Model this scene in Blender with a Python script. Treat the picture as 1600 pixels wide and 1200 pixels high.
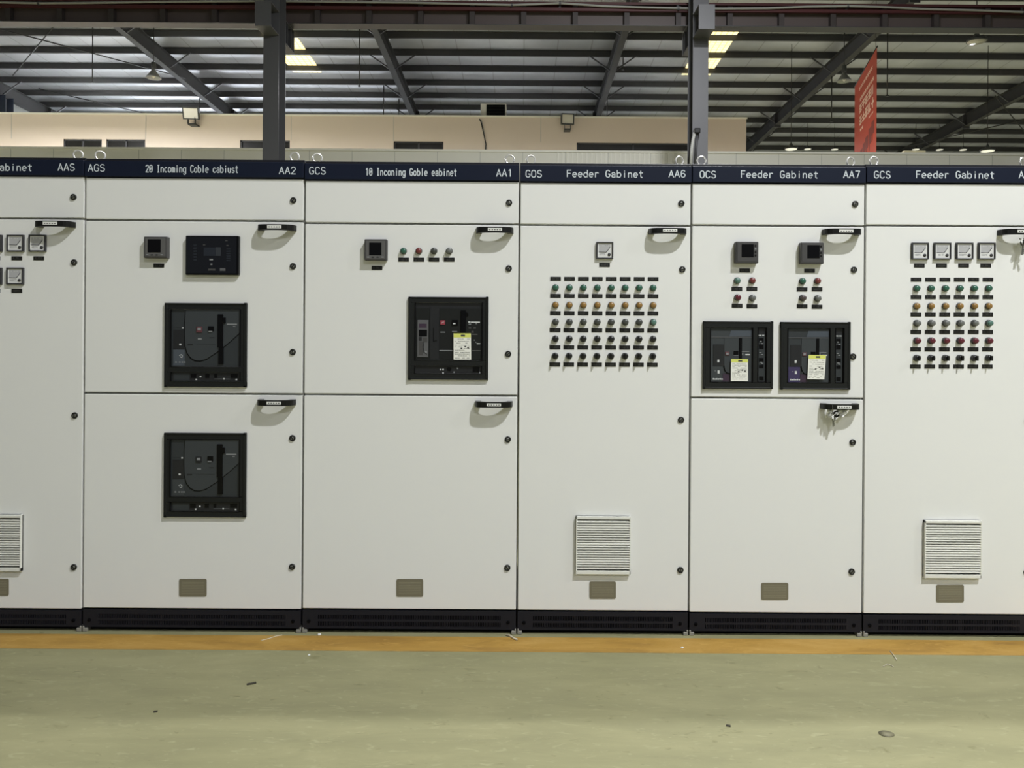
import bpy, bmesh, math, random
from mathutils import Vector, Matrix

random.seed(7)
S = bpy.context.scene
for o in list(bpy.data.objects):
    bpy.data.objects.remove(o)
COL = S.collection
PI = math.pi

# ------------------------------------------------------------------ camera
F = 1200.0                       # focal length in pixels of the 1600 px wide photograph
PX, PY = 815.0, 505.0            # principal point
MPP = 1 / 340.0                  # metres per pixel on the cabinet fronts
D = F * MPP                      # camera to cabinet fronts
H = 1.43                         # camera height
ROLL = 0.0069
cam_d = bpy.data.cameras.new('camera')
cam = bpy.data.objects.new('camera', cam_d)
COL.objects.link(cam)
cam_d.sensor_width = 36.0
cam_d.lens = F / 1600 * 36
cam_d.shift_x = (800 - PX) / 1600
cam_d.shift_y = (PY - 600) / 1600
cam_d.clip_end = 300
cam.matrix_world = Matrix.Translation((0, -D, H)) @ Matrix.Rotation(PI / 2, 4, 'X') @ Matrix.Rotation(ROLL, 4, 'Z')
S.camera = cam
S.view_settings.view_transform = 'Standard'
S.view_settings.look = 'None'
S.view_settings.gamma = 1
S.view_settings.use_curve_mapping = False
S.view_settings.exposure = 0.0

# ------------------------------------------------------------------ daylight through the open bay, the hall lamps and added fill lamps
world = bpy.data.worlds.new('sky')
S.world = world
world.use_nodes = True
bg = world.node_tree.nodes['Background']
bg.inputs[0].default_value = (0.93, 0.97, 1.0, 1)
bg.inputs[1].default_value = 0.20


def hall_or_fill_lamp(x, y, z, power, size=0.5, col=(0.955, 0.975, 1.0)):
    l = bpy.data.lights.new('hall_or_fill_light', 'AREA')
    l.shape = 'DISK'
    l.size = size
    l.energy = power
    l.color = col
    o = bpy.data.objects.new('hall_or_fill_light', l)
    COL.objects.link(o)
    o.location = (x, y, z)
    return o


hall_or_fill_lamp(3.5, -4.4, 8.6, 890, 0.36)       # the lamp over the aisle: casts the handle shadows
hall_or_fill_lamp(11.5, -4.4, 8.6, 420, 0.42)      # unseen lamp added one bay right to brighten the right-hand cabinets
hall_or_fill_lamp(3.5, -11.2, 8.8, 500, 0.42)       # next row behind the photographer
hall_or_fill_lamp(2.2, 2.25, 8.6, 440, 0.28)       # row behind the cabinets: casts the cabinet shadow on the floor
hall_or_fill_lamp(3.0, 5.2, 8.6, 880, 0.5)         # unseen lamp added behind the cabinets to brighten partition and right column
for lx, ly, lz, lw in ((-14, 15.5, 8.0, 4600), (-4, 17, 7.6, 350), (4.5, 17, 7.6, 380),                   # unseen, added to brighten the front of the beige block
                       (-17, 26.5, 9.2, 650), (-9, 26.5, 9.2, 300), (-1, 26.5, 9.2, 130), (5, 26.5, 9.2, 150),   # unseen, added above the beige block to bounce light onto the roof
                       (13, 22, 7.4, 1500), (20, 22, 7.4, 1500), (13, 32, 9.0, 900), (20, 32, 9.0, 900)):   # over the bay at the right
    hall_or_fill_lamp(lx, ly, lz, lw, 0.5, (0.95, 0.965, 1.0))


# ------------------------------------------------------------------ pixel -> place
def P(px, py, y=0.0):
    """point of the plane at world y seen at pixel (px, py)"""
    d = D + y
    u, v = (px - PX) / F, -(py - PY) / F
    c, s = math.cos(ROLL), math.sin(ROLL)
    return Vector((d * (u * c - v * s), y, H + d * (u * s + v * c)))


def Q(px, py, d):
    return P(px, py, d - D)


# ------------------------------------------------------------------ materials
def lin(c):
    c = c / 255
    return c / 12.92 if c <= 0.04045 else ((c + 0.055) / 1.055) ** 2.4


MATS = {}


def mat(name, rgb, rough=0.5, metal=0.0, var=0.04, scale=8.0, spec=0.4, emit=0.0, bump=0.0):
    if name in MATS:
        return MATS[name]
    m = bpy.data.materials.new(name)
    MATS[name] = m
    m.use_nodes = True
    nt = m.node_tree
    b = nt.nodes['Principled BSDF']
    col = tuple(lin(c) for c in rgb)
    b.inputs['Roughness'].default_value = rough
    b.inputs['Metallic'].default_value = metal
    b.inputs['Specular IOR Level'].default_value = spec
    tc = nt.nodes.new('ShaderNodeTexCoord')
    n = nt.nodes.new('ShaderNodeTexNoise')
    n.inputs['Scale'].default_value = scale
    n.inputs['Detail'].default_value = 4
    nt.links.new(tc.outputs['Object'], n.inputs['Vector'])
    r = nt.nodes.new('ShaderNodeMix')
    r.data_type = 'RGBA'
    r.inputs[6].default_value = (*[c * (1 - var) for c in col], 1)
    r.inputs[7].default_value = (*[min(1, c * (1 + var)) for c in col], 1)
    nt.links.new(n.outputs['Fac'], r.inputs[0])
    nt.links.new(r.outputs[2], b.inputs['Base Color'])
    if bump:
        bp = nt.nodes.new('ShaderNodeBump')
        bp.inputs['Strength'].default_value = bump
        bp.inputs['Distance'].default_value = 0.002
        nt.links.new(n.outputs['Fac'], bp.inputs['Height'])
        nt.links.new(bp.outputs['Normal'], b.inputs['Normal'])
    if emit:
        nt.links.new(r.outputs[2], b.inputs['Emission Color'])
        b.inputs['Emission Strength'].default_value = emit
    return m


WHITE = mat('white_powder_coat', (228, 228, 225), 0.42, var=0.012, scale=3)
CARC = mat('grey_white_frame', (165, 165, 160), 0.5)
NAVY = mat('navy_header_paint', (18, 25, 43), 0.45, var=0.06, spec=0.22)
ROOFCAP = mat('black_cap', (18, 19, 28), 0.5)
LETTER = mat('pale_lettering', (205, 212, 218), 0.5)
PLINTH = mat('charcoal_plinth', (28, 29, 36), 0.5, var=0.06, spec=0.22)
PLINTHHOLE = mat('plinth_dark', (6, 6, 8), 0.9, spec=0.1)
FOOT = mat('foot_metal', (150, 148, 140), 0.5, 0.3, var=0.25, scale=60)
BLACK = mat('black_plastic', (14, 14, 13), 0.4, spec=0.3)
BLACK2 = mat('black_frame_plastic', (24, 26, 26), 0.45, spec=0.3)
SHINY = mat('deep_black', (5, 5, 8), 0.3, spec=0.2)
LABELW = mat('white_label', (228, 228, 224), 0.5)
LABELK = mat('engraved_black_plate', (20, 20, 19), 0.45)
ENGRAVE = mat('engraved_grey', (66, 66, 62), 0.5)
CHROME = mat('zinc_plated', (228, 226, 220), 0.3, 0.55)
LOCKM = mat('lock_body', (40, 40, 38), 0.35, 0.3)
LOCKC = mat('lock_cam', (150, 150, 145), 0.35, 0.7)
METERB = mat('meter_bezel', (52, 52, 55), 0.4)
METERF = mat('meter_face', (216, 216, 214), 0.35)
METERP = mat('meter_scale_paper', (176, 176, 178), 0.4)
METERK = mat('meter_ink', (58, 58, 60), 0.5)
DIGI = mat('digital_meter_case', (70, 69, 69), 0.45)
DIGI2 = mat('digital_meter_rim', (92, 91, 90), 0.45)
FACE = mat('breaker_face', (48, 52, 55), 0.4)
FACE2 = mat('breaker_face_panel', (57, 61, 64), 0.38)
FACEK = mat('breaker_face_dark', (32, 33, 36), 0.4)
FACEG = mat('breaker_trip_unit', (92, 92, 94), 0.4)
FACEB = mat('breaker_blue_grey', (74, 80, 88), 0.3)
PURPLE = mat('purple_sticker', (60, 53, 86), 0.4)
PLUM = mat('plum_sticker', (60, 46, 62), 0.4)
INKW = mat('white_print', (196, 198, 198), 0.5)
INKG = mat('grey_print', (128, 130, 132), 0.5)
PINKD = mat('dull_red_push_button', (94, 54, 60), 0.45)
PINK = mat('red_push_button', (150, 62, 74), 0.4)
TAGW = mat('tag_paper', (232, 232, 224), 0.6)
TAGY = mat('tag_yellow', (212, 216, 110), 0.6)
TAGK = mat('tag_print', (130, 130, 126), 0.6)
TAGD = mat('tag_handwriting', (66, 66, 64), 0.6)
VENT = mat('vent_plastic', (224, 224, 216), 0.5)
VENTK = mat('vent_shadow_mesh', (50, 49, 45), 0.8)
PLATE = mat('nameplate_metal', (122, 117, 98), 0.45, 0.15, var=0.05)
PLATEL = mat('nameplate_lines', (146, 141, 120), 0.5)
COLLAR = mat('lamp_collar', (72, 74, 72), 0.35, 0.2)
LENS = {
    'green': mat('lens_green', (52, 94, 78), 0.25, spec=0.5),
    'teal': mat('lens_teal', (84, 116, 106), 0.3, spec=0.5),
    'amber': mat('lens_amber', (140, 108, 58), 0.25, var=0.3, scale=120, spec=0.5),
    'red': mat('lens_red', (112, 54, 52), 0.25, spec=0.5),
    'dark red': mat('lens_dark_red', (94, 34, 46), 0.28, spec=0.5),
    'grey': mat('lens_grey', (104, 106, 103), 0.3, spec=0.5),
    'brown': mat('lens_brown', (78, 68, 66), 0.3, spec=0.5),
    'black': mat('knob_black', (26, 26, 25), 0.3, spec=0.5),
    'charcoal': mat('knob_charcoal', (66, 68, 64), 0.35, spec=0.5),
}
STEEL = mat('grey_painted_steel', (80, 80, 83), 0.5, var=0.06, scale=2)
RAFTM = mat('rafter_paint', (50, 50, 51), 0.8, var=0.08, scale=2)
STEELD = mat('dark_painted_steel', (60, 60, 63), 0.5, var=0.08, scale=2)
STEELN = mat('navy_painted_steel', (44, 52, 66), 0.5, var=0.08, scale=2)
PURL = mat('purlin_paint', (54, 54, 56), 0.55, var=0.08, scale=2)
GIRD = mat('girder_paint', (84, 74, 72), 0.55, var=0.12, scale=1.5)
GIRDK = mat('girder_stiffener', (58, 52, 52), 0.6)
GIRDR = mat('girder_red_primer', (74, 34, 36), 0.55, var=0.12, scale=1.5)
BEIGE = mat('beige_panel', (208, 194, 180), 0.6, var=0.03, scale=0.4)
PARTN = mat('partition_panel', (214, 212, 202), 0.55, var=0.04, scale=0.5)
PARTC = mat('partition_cap', (222, 220, 210), 0.5)
DARKIN = mat('dark_window', (30, 29, 27), 0.3)
PALEWALL = mat('pale_wall', (178, 180, 176), 0.7)
CORD = mat('black_cable', (28, 28, 28), 0.5)
PIPE = mat('grey_cable', (150, 150, 146), 0.5)
LAMPG = mat('aluminium_reflector', (120, 122, 122), 0.35, 0.6)
LAMPK = mat('lamp_housing', (60, 62, 62), 0.45)
LAMPW = mat('lamp_lens', (236, 234, 222), 0.3, emit=0.55)
GLASSY = mat('floodlight_glass', (196, 192, 178), 0.12, spec=0.7)
BANNER = mat('banner_red', (176, 66, 44), 0.6)
BANNERW = mat('banner_print', (238, 208, 190), 0.6)
BANNERK = mat('banner_figures', (116, 40, 30), 0.6)
PLASTIC = mat('white_plastic_film', (222, 222, 216), 0.3, spec=0.6)
KEYM = mat('key_metal', (150, 150, 144), 0.3, 0.7)
SCRAP = mat('white_scrap', (196, 188, 166), 0.6)
SCRAPK = mat('dark_scrap', (52, 48, 38), 0.7)


def mat_floor(name, base, dark, light):
    m = bpy.data.materials.new(name)
    m.use_nodes = True
    nt = m.node_tree
    N, L = nt.nodes, nt.links
    b = N['Principled BSDF']
    tc = N.new('ShaderNodeTexCoord')
    mp = N.new('ShaderNodeMapping')
    mp.inputs['Scale'].default_value = (0.8, 3.2, 1)
    L.new(tc.outputs['Object'], mp.inputs[0])
    n1 = N.new('ShaderNodeTexNoise')
    n1.inputs['Scale'].default_value = 2.6
    n1.inputs['Detail'].default_value = 9
    n1.inputs['Roughness'].default_value = 0.66
    n1.inputs['Distortion'].default_value = 0.5
    L.new(mp.outputs[0], n1.inputs['Vector'])
    r1 = N.new('ShaderNodeValToRGB')
    e = r1.color_ramp.elements
    e[0].position, e[0].color = 0.33, (*[lin(c) for c in dark], 1)
    e[1].position, e[1].color = 0.68, (*[lin(c) for c in light], 1)
    k = r1.color_ramp.elements.new(0.5)
    k.color = (*[lin(c) for c in base], 1)
    L.new(n1.outputs['Fac'], r1.inputs[0])
    cur = r1.outputs[0]
    for sx, sy, sc_, lo, hi, amt, tone in ((1.4, 4.2, 9.0, 0.60, 0.70, 0.55, 18), (1.1, 2.6, 17.0, 0.63, 0.72, 0.5, 22), (2.0, 5.0, 6.0, 0.64, 0.74, 0.55, -34), (1.0, 1.4, 38.0, 0.72, 0.78, 0.5, -50)):
        mq = N.new('ShaderNodeMapping')                       # scuffs, streaks and specks of wear
        mq.inputs['Scale'].default_value = (sx, sy, 1)
        mq.inputs['Location'].default_value = (sc_, tone, 0)
        L.new(tc.outputs['Object'], mq.inputs[0])
        n2 = N.new('ShaderNodeTexNoise')
        n2.inputs['Scale'].default_value = sc_
        n2.inputs['Detail'].default_value = 5
        n2.inputs['Distortion'].default_value = 1.2
        L.new(mq.outputs[0], n2.inputs['Vector'])
        r2 = N.new('ShaderNodeMapRange')
        r2.inputs['From Min'].default_value = lo
        r2.inputs['From Max'].default_value = hi
        r2.inputs['To Max'].default_value = amt
        L.new(n2.outputs['Fac'], r2.inputs['Value'])
        mx = N.new('ShaderNodeMix')
        mx.data_type = 'RGBA'
        mx.inputs[7].default_value = (*[lin(max(0, min(255, c + tone))) for c in base], 1)
        L.new(r2.outputs[0], mx.inputs[0])
        L.new(cur, mx.inputs[6])
        cur = mx.outputs[2]
    L.new(cur, b.inputs['Base Color'])
    b.inputs['Roughness'].default_value = 0.5
    b.inputs['Specular IOR Level'].default_value = 0.3
    return m


FLOOR = mat_floor('green_grey_floor_paint', (143, 140, 105), (136, 133, 100), (151, 147, 111))
STRIPE = mat_floor('yellow_floor_paint', (174, 137, 68), (150, 116, 60), (188, 152, 86))


def mat_roof():
    m = bpy.data.materials.new('silver_roof_sheet')
    m.use_nodes = True
    nt = m.node_tree
    N, L = nt.nodes, nt.links
    b = N['Principled BSDF']
    tc = N.new('ShaderNodeTexCoord')
    sep = N.new('ShaderNodeSeparateXYZ')
    L.new(tc.outputs['Object'], sep.inputs[0])

    def lines(period, width):
        a = N.new('ShaderNodeMath'); a.operation = 'DIVIDE'; a.inputs[1].default_value = period
        L.new(sep.outputs[0], a.inputs[0])
        f = N.new('ShaderNodeMath'); f.operation = 'FRACT'
        L.new(a.outputs[0], f.inputs[0])
        c = N.new('ShaderNodeMath'); c.operation = 'LESS_THAN'; c.inputs[1].default_value = width / period
        L.new(f.outputs[0], c.inputs[0])
        return c
    seam = lines(1.2, 0.035)
    n = N.new('ShaderNodeTexNoise')
    n.inputs['Scale'].default_value = 0.35
    n.inputs['Detail'].default_value = 5
    L.new(tc.outputs['Object'], n.inputs['Vector'])
    r = N.new('ShaderNodeValToRGB')
    r.color_ramp.elements[0].position = 0.3
    r.color_ramp.elements[0].color = (*[lin(c) for c in (140, 143, 150)], 1)
    r.color_ramp.elements[1].position = 0.7
    r.color_ramp.elements[1].color = (*[lin(c) for c in (180, 183, 190)], 1)
    L.new(n.outputs['Fac'], r.inputs[0])
    mx = N.new('ShaderNodeMix')
    mx.data_type = 'RGBA'
    mx.inputs[7].default_value = (*[lin(c) for c in (112, 112, 112)], 1)
    sc = N.new('ShaderNodeMath'); sc.operation = 'MULTIPLY'; sc.inputs[1].default_value = 0.7
    L.new(seam.outputs[0], sc.inputs[0])
    L.new(sc.outputs[0], mx.inputs[0])
    L.new(r.outputs[0], mx.inputs[6])
    L.new(mx.outputs[2], b.inputs['Base Color'])
    b.inputs['Roughness'].default_value = 0.42
    b.inputs['Metallic'].default_value = 0.25
    return m


ROOFM = mat_roof()


def mat_skylight():
    m = bpy.data.materials.new('translucent_roof_sheet')
    m.use_nodes = True
    nt = m.node_tree
    N, L = nt.nodes, nt.links
    b = N['Principled BSDF']
    tc = N.new('ShaderNodeTexCoord')
    mp = N.new('ShaderNodeMapping')
    L.new(tc.outputs['Object'], mp.inputs[0])
    br = N.new('ShaderNodeTexBrick')
    br.inputs['Color1'].default_value = (0.93, 0.80, 0.42, 1)
    br.inputs['Color2'].default_value = (0.88, 0.74, 0.36, 1)
    br.inputs['Mortar'].default_value = (0.52, 0.42, 0.18, 1)
    br.inputs['Scale'].default_value = 1.0
    br.inputs['Mortar Size'].default_value = 0.018
    br.inputs['Brick Width'].default_value = 0.2
    br.inputs['Row Height'].default_value = 0.2
    br.offset = 0.0
    L.new(mp.outputs[0], br.inputs['Vector'])
    L.new(br.outputs['Color'], b.inputs['Base Color'])
    L.new(br.outputs['Color'], b.inputs['Emission Color'])
    b.inputs['Emission Strength'].default_value = 1.7
    return m


SKYL = mat_skylight()


# ------------------------------------------------------------------ mesh builder
class MB:
    def __init__(self):
        self.v, self.f, self.m, self.mats, self.smooth = [], [], [], [], []

    def mi(self, m):
        if m not in self.mats:
            self.mats.append(m)
        return self.mats.index(m)

    def raw(self, verts, faces, m, smooth=False):
        o = len(self.v)
        self.v += [tuple(x) for x in verts]
        k = self.mi(m)
        for f in faces:
            self.f.append([o + i for i in f])
            self.m.append(k)
            self.smooth.append(smooth)
        return self

    def box(self, x0, x1, y0, y1, z0, z1, m, bevel=0.0, seg=2):
        x0, x1 = min(x0, x1), max(x0, x1)
        y0, y1 = min(y0, y1), max(y0, y1)
        z0, z1 = min(z0, z1), max(z0, z1)
        vs = [(x, y, z) for x in (x0, x1) for y in (y0, y1) for z in (z0, z1)]
        fs = [(0, 1, 3, 2), (4, 6, 7, 5), (0, 4, 5, 1), (2, 3, 7, 6), (0, 2, 6, 4), (1, 5, 7, 3)]
        if bevel <= 0:
            return self.raw(vs, fs, m)
        bm = bmesh.new()
        bv = [bm.verts.new(v) for v in vs]
        for f in fs:
            bm.faces.new([bv[i] for i in f])
        bmesh.ops.bevel(bm, geom=list(bm.edges), offset=bevel, segments=seg, affect='EDGES', profile=0.5)
        bm.verts.index_update()
        self.raw([v.co for v in bm.verts], [[v.index for v in f.verts] for f in bm.faces], m)
        bm.free()
        return self

    def prism(self, pts, y0, y1, m):
        """polygon in (x, z), extruded along y"""
        n = len(pts)
        vs = [(x, y0, z) for x, z in pts] + [(x, y1, z) for x, z in pts]
        fs = [list(range(n)), list(range(2 * n - 1, n - 1, -1))] + [[i, i + n, (i + 1) % n + n, (i + 1) % n] for i in range(n)]
        return self.raw(vs, fs, m)

    def stroke(self, pts, w, y0, y1, m, ext=None):
        """flat ribbon through (x, z) points"""
        for (ax, az), (bx, bz) in zip(pts, pts[1:]):
            dx, dz = bx - ax, bz - az
            l = math.hypot(dx, dz)
            if l < 1e-9:
                continue
            ex, ez = (dx / l * w / 2, dz / l * w / 2) if ext is None else (dx / l * ext * 0.6, dz / l * ext * 0.6)
            dx, dz = dx / l * w / 2, dz / l * w / 2
            self.prism([(ax - ex - dz, az - ez + dx), (bx + ex - dz, bz + ez + dx), (bx + ex + dz, bz + ez - dx), (ax - ex + dz, az - ez - dx)], y0, y1, m)
        return self

    def lathe(self, prof, m, seg=20, axis='y', c=(0, 0, 0), smooth=True):
        """profile of (radius, distance) turned about an axis through c"""
        vs, fs = [], []
        for r, t in prof:
            for k in range(seg):
                a = 2 * PI * k / seg
                p, q = r * math.cos(a), r * math.sin(a)
                if axis == 'y':
                    vs.append((c[0] + p, c[1] + t, c[2] + q))
                elif axis == 'z':
                    vs.append((c[0] + p, c[1] + q, c[2] + t))
                else:
                    vs.append((c[0] + t, c[1] + p, c[2] + q))
        n = len(prof)
        for i in range(n - 1):
            for k in range(seg):
                fs.append((i * seg + k, i * seg + (k + 1) % seg, (i + 1) * seg + (k + 1) % seg, (i + 1) * seg + k))
        self.raw(vs, fs, m, smooth)
        o = len(self.v) - len(vs)
        k0 = self.mi(m)
        for i in (0, n - 1):
            if prof[i][0] > 1e-6:
                self.f.append([o + i * seg + k for k in range(seg)])
                self.m.append(k0)
                self.smooth.append(False)
        return self

    def tube(self, pts, r, m, seg=8, closed=False):
        pts = [Vector(p) for p in pts]
        n = len(pts)
        vs, fs = [], []
        for i, p in enumerate(pts):
            a = pts[(i - 1) % n] if (i > 0 or closed) else p
            b = pts[(i + 1) % n] if (i < n - 1 or closed) else p
            t = (b - a).normalized()
            ref = Vector((0, 0, 1)) if abs(t.z) < 0.9 else Vector((0, 1, 0))
            u = t.cross(ref).normalized()
            w = t.cross(u).normalized()
            for k in range(seg):
                an = 2 * PI * k / seg
                vs.append(p + u * (r * math.cos(an)) + w * (r * math.sin(an)))
        m_ = n if closed else n - 1
        for i in range(m_):
            j = (i + 1) % n
            for k in range(seg):
                fs.append((i * seg + k, i * seg + (k + 1) % seg, j * seg + (k + 1) % seg, j * seg + k))
        if not closed:
            fs.append(list(range(seg)))
            fs.append([(n - 1) * seg + k for k in range(seg)])
        return self.raw(vs, fs, m, True)

    def beam(self, a, b, w, h, m, up=(0, 0, 1)):
        a, b = Vector(a), Vector(b)
        t = (b - a).normalized()
        up = Vector(up)
        u = t.cross(up).normalized() * (w / 2)
        v = u.cross(t).normalized() * (h / 2)
        vs = [p + su * u + sv * v for p in (a, b) for su, sv in ((-1, -1), (1, -1), (1, 1), (-1, 1))]
        return self.raw(vs, [(0, 1, 2, 3), (7, 6, 5, 4), (0, 4, 5, 1), (1, 5, 6, 2), (2, 6, 7, 3), (3, 7, 4, 0)], m)

    def mesh(self, name, org=(0, 0, 0)):
        me = bpy.data.meshes.new(name)
        ox, oy, oz = org
        me.from_pydata([(x - ox, y - oy, z - oz) for x, y, z in self.v], [], self.f)
        for m in self.mats:
            me.materials.append(m)
        me.polygons.foreach_set('material_index', self.m)
        me.polygons.foreach_set('use_smooth', self.smooth)
        bm = bmesh.new()
        bm.from_mesh(me)
        bmesh.ops.recalc_face_normals(bm, faces=bm.faces)
        bm.to_mesh(me)
        bm.free()
        me.update()
        return me


def wloc(o):
    v = Vector(o.location)
    while o.parent:
        o = o.parent
        v += Vector(o.location)
    return v


def link(name, me, loc, parent=None):
    o = bpy.data.objects.new(name, me)
    COL.objects.link(o)
    if parent is not None:
        o.parent = parent
        o.location = Vector(loc) - wloc(parent)
    else:
        o.location = loc
    return o


def build(mb, name, parent=None, org=None):
    """mesh given in world coordinates; its origin goes to org (default: centre of its bounds)"""
    if org is None:
        xs, ys, zs = zip(*mb.v)
        org = ((min(xs) + max(xs)) / 2, (min(ys) + max(ys)) / 2, (min(zs) + max(zs)) / 2)
    return link(name, mb.mesh(name, org), org, parent)


def tag(o, label=None, cat=None, group=None, kind=None):
    for k, v in (('label', label), ('category', cat), ('group', group), ('kind', kind)):
        if v:
            o[k] = v
    return o


def empty(name, loc, label, cat, group=None):
    o = bpy.data.objects.new(name, None)
    COL.objects.link(o)
    o.location = loc
    o.empty_display_size = 0.1
    return tag(o, label, cat, group)


def struct(mb, name, label=None, parent=None, org=None):
    o = build(mb, name, parent, org)
    o['kind'] = 'structure'
    if label:
        o['label'] = label
    return o


# ------------------------------------------------------------------ hall shell
RS = 0.0475                       # roof fall per metre away from the photographer


def roof_z(d):                    # underside of the roof sheet at distance d from the camera
    return H + 11.16 - RS * d


b = MB()
b.box(-22, 40, -16, 42, -0.12, 0.0, FLOOR)
struct(b, 'floor', org=(0, 0, 0))
b = MB()
b.box(-22, 40, -0.19, -0.034, 0.0, 0.0012, STRIPE)
struct(b, 'floor_marking', 'worn yellow painted line along the foot of the cabinets', org=(0, 0, 0))
d0, d1 = -9.0, 42.2
b = MB()
ya, yb = d0 - D, d1 - D
b.raw([(x, y, roof_z(y + D) + t) for t in (0, 0.06) for x, y in ((-22, ya), (40, ya), (40, yb), (-22, yb))],
      [(0, 1, 2, 3), (7, 6, 5, 4), (0, 4, 5, 1), (1, 5, 6, 2), (2, 6, 7, 3), (3, 7, 4, 0)], ROOFM)
struct(b, 'ceiling', org=(0, 0, 0))
b = MB()
b.box(-22.1, -21.9, ya, yb, 0, roof_z(0), PALEWALL)
struct(b, 'wall_left')
b = MB()
b.box(-21.9, 40, yb - 0.2, yb, 0, roof_z(42.0), PALEWALL)
struct(b, 'wall_back')

for k, (x0, x1, e_) in enumerate(((-21.5, -14.5, 20.0), (-14.0, -7.0, 8.0), (-6.5, 0.5, 1.6), (1.0, 8.0, 0.8))):   # unseen glowing panes added high in the back wall to brighten the roof
    b = MB()
    pane = mat('roof_fill_pane_%d' % k, (236, 242, 250), 0.4, emit=e_)
    b.box(x0, x1, yb - 0.24, yb - 0.201, 5.6, 9.4, pane)
    for q in range(8):
        xx = x0 + (x1 - x0) * q / 7
        b.box(xx - 0.03, xx + 0.03, yb - 0.27, yb - 0.24, 5.6, 9.4, STEELD)
    struct(b, 'window_%d' % (8 + k))

for i, (x0, x1) in enumerate(((-8.95, -7.86), (6.16, 7.27))):     # two lit translucent roof sheets
    dd0, dd1 = 24.6, 29.9
    b = MB()
    vs = [(x, dd - D, roof_z(dd) - t) for t in (0.03, 0.015) for x, dd in ((x0, dd0), (x1, dd0), (x1, dd1), (x0, dd1))]
    b.raw(vs, [(0, 1, 2, 3), (7, 6, 5, 4), (0, 4, 5, 1), (1, 5, 6, 2), (2, 6, 7, 3), (3, 7, 4, 0)], SKYL)
    struct(b, 'window_%d' % (i + 1), 'yellow daylit translucent sheet in the roof, %s' % ('beyond the left column' if i == 0 else 'beyond the right column'))

PURLIN_D = [26.2 + 1.5 * k for k in range(-10, 11)]
for dd in PURLIN_D:
    z = roof_z(dd)
    y = dd - D
    b = MB()
    b.box(-21.9, 40, y - 0.004, y + 0.004, z - 0.205, z - 0.01, PURL)
    b.box(-21.9, 40, y - 0.004, y + 0.075, z - 0.213, z - 0.205, PURL)
    b.box(-21.9, 40, y - 0.075, y + 0.004, z - 0.012, z - 0.004, PURL)
    struct(b, 'roof_purlin')

RAFT_X = [-20.9, -12.85, -4.72, 3.22, 11.2, 19.5, 27.6]


def rafter(x, da, db, dep=0.52):
    b = MB()
    for (s, e) in ((da, db),):
        za, zb = roof_z(s) - 0.236, roof_z(e) - 0.236
        for off, w, h in ((-0.008, 0.22, 0.014), (-dep / 2, 0.012, dep), (-dep, 0.22, 0.016)):
            b.beam((x, s - D, za + off), (x, e - D, zb + off), w, h, RAFTM)
    for sd in (22.0, 33.8):
        z = roof_z(sd) - 0.236
        b.box(x - 0.15, x + 0.15, sd - D - 0.02, sd - D + 0.02, z - dep - 0.1, z - 0.02, STEELD)
    # stays from the lower flange to the purlins either side
    for dd in PURLIN_D[9::2]:
        if da < dd < db:
            z = roof_z(dd)
            for s in (-1, 1):
                b.beam((x + s * 0.1, dd - D, z - 0.236 - dep + 0.05), (x + s * 0.85, dd - D - 0.01, z - 0.18), 0.045, 0.045, STEELD, up=(0, 1, 0))
    struct(b, 'roof_rafter')


for x in RAFT_X:
    rafter(x, 10.0, 41.2)

# steel columns with crane brackets
ZB = 7.2


def column(x, d, bracket=True, m=STEEL, w=0.29, dep=0.42):
    y = d - D
    b = MB()
    zt = roof_z(d) - 0.75
    b.box(x - w / 2, x + w / 2, y, y + 0.014, 0, zt, m)
    b.box(x - w / 2, x + w / 2, y + dep - 0.014, y + dep, 0, zt, m)
    b.box(x - 0.006, x + 0.006, y + 0.014, y + dep - 0.014, 0, zt, STEELD)
    b.box(x - w / 2 - 0.08, x + w / 2 + 0.08, y - 0.08, y + dep + 0.08, 0, 0.02, m)
    if bracket:
        fy, ry = 13.85 - D, 15.25 - D
        for a, e in ((fy, y), (y + dep, ry)):
            b.box(x - 0.006, x + 0.006, a, e, ZB - 0.43, ZB - 0.014, STEELD)
            b.box(x - w / 2, x + w / 2, a, e, ZB - 0.014, ZB, m)
            b.box(x - w / 2, x + w / 2, a, e, ZB - 0.444, ZB - 0.43, m)
        b.box(x - w / 2, x + w / 2, fy - 0.014, fy, ZB - 0.444, ZB, m)
        b.box(x - w / 2, x + w / 2, ry, ry + 0.014, ZB - 0.444, ZB, m)
        for k in (0.3, 0.75):
            yy = y + dep + (ry - y - dep) * k
            b.box(x - w / 2 + 0.01, x + w / 2 - 0.01, yy - 0.006, yy + 0.006, ZB - 0.43, ZB - 0.014, STEELD)
    struct(b, 'steel_column')


for x in (-12.75, -4.70, 3.30, 11.2, 19.5):
    column(x, 14.3)
column(-20.9, 30.6, False, STEELN, 0.55, 0.5)
column(19.6, 40.2, False, STEELN, 0.5, 0.5)

# crane girder on the rear brackets
gy = 15.0 - D
b = MB()
b.box(-21.9, 40, gy - 0.14, gy + 0.14, ZB + 0.001, ZB + 0.016, STEELD)
b.box(-21.9, 40, gy - 0.006, gy + 0.006, ZB + 0.016, ZB + 0.40, GIRD)
b.box(-21.9, 40, gy - 0.16, gy + 0.16, ZB + 0.40, ZB + 0.42, GIRDR)
b.box(-21.9, 40, gy - 0.035, gy + 0.035, ZB + 0.42, ZB + 0.50, GIRDR)
b.box(-21.9, 40, gy - 0.17, gy - 0.11, ZB + 0.27, ZB + 0.33, GIRDR)
for k in range(-21, 40):
    b.box(k * 1.0 - 0.05, k * 1.0 + 0.05, gy - 0.12, gy - 0.006, ZB + 0.016, ZB + 0.40, GIRDK)
struct(b, 'crane_girder', org=(0, gy, ZB))

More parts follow.
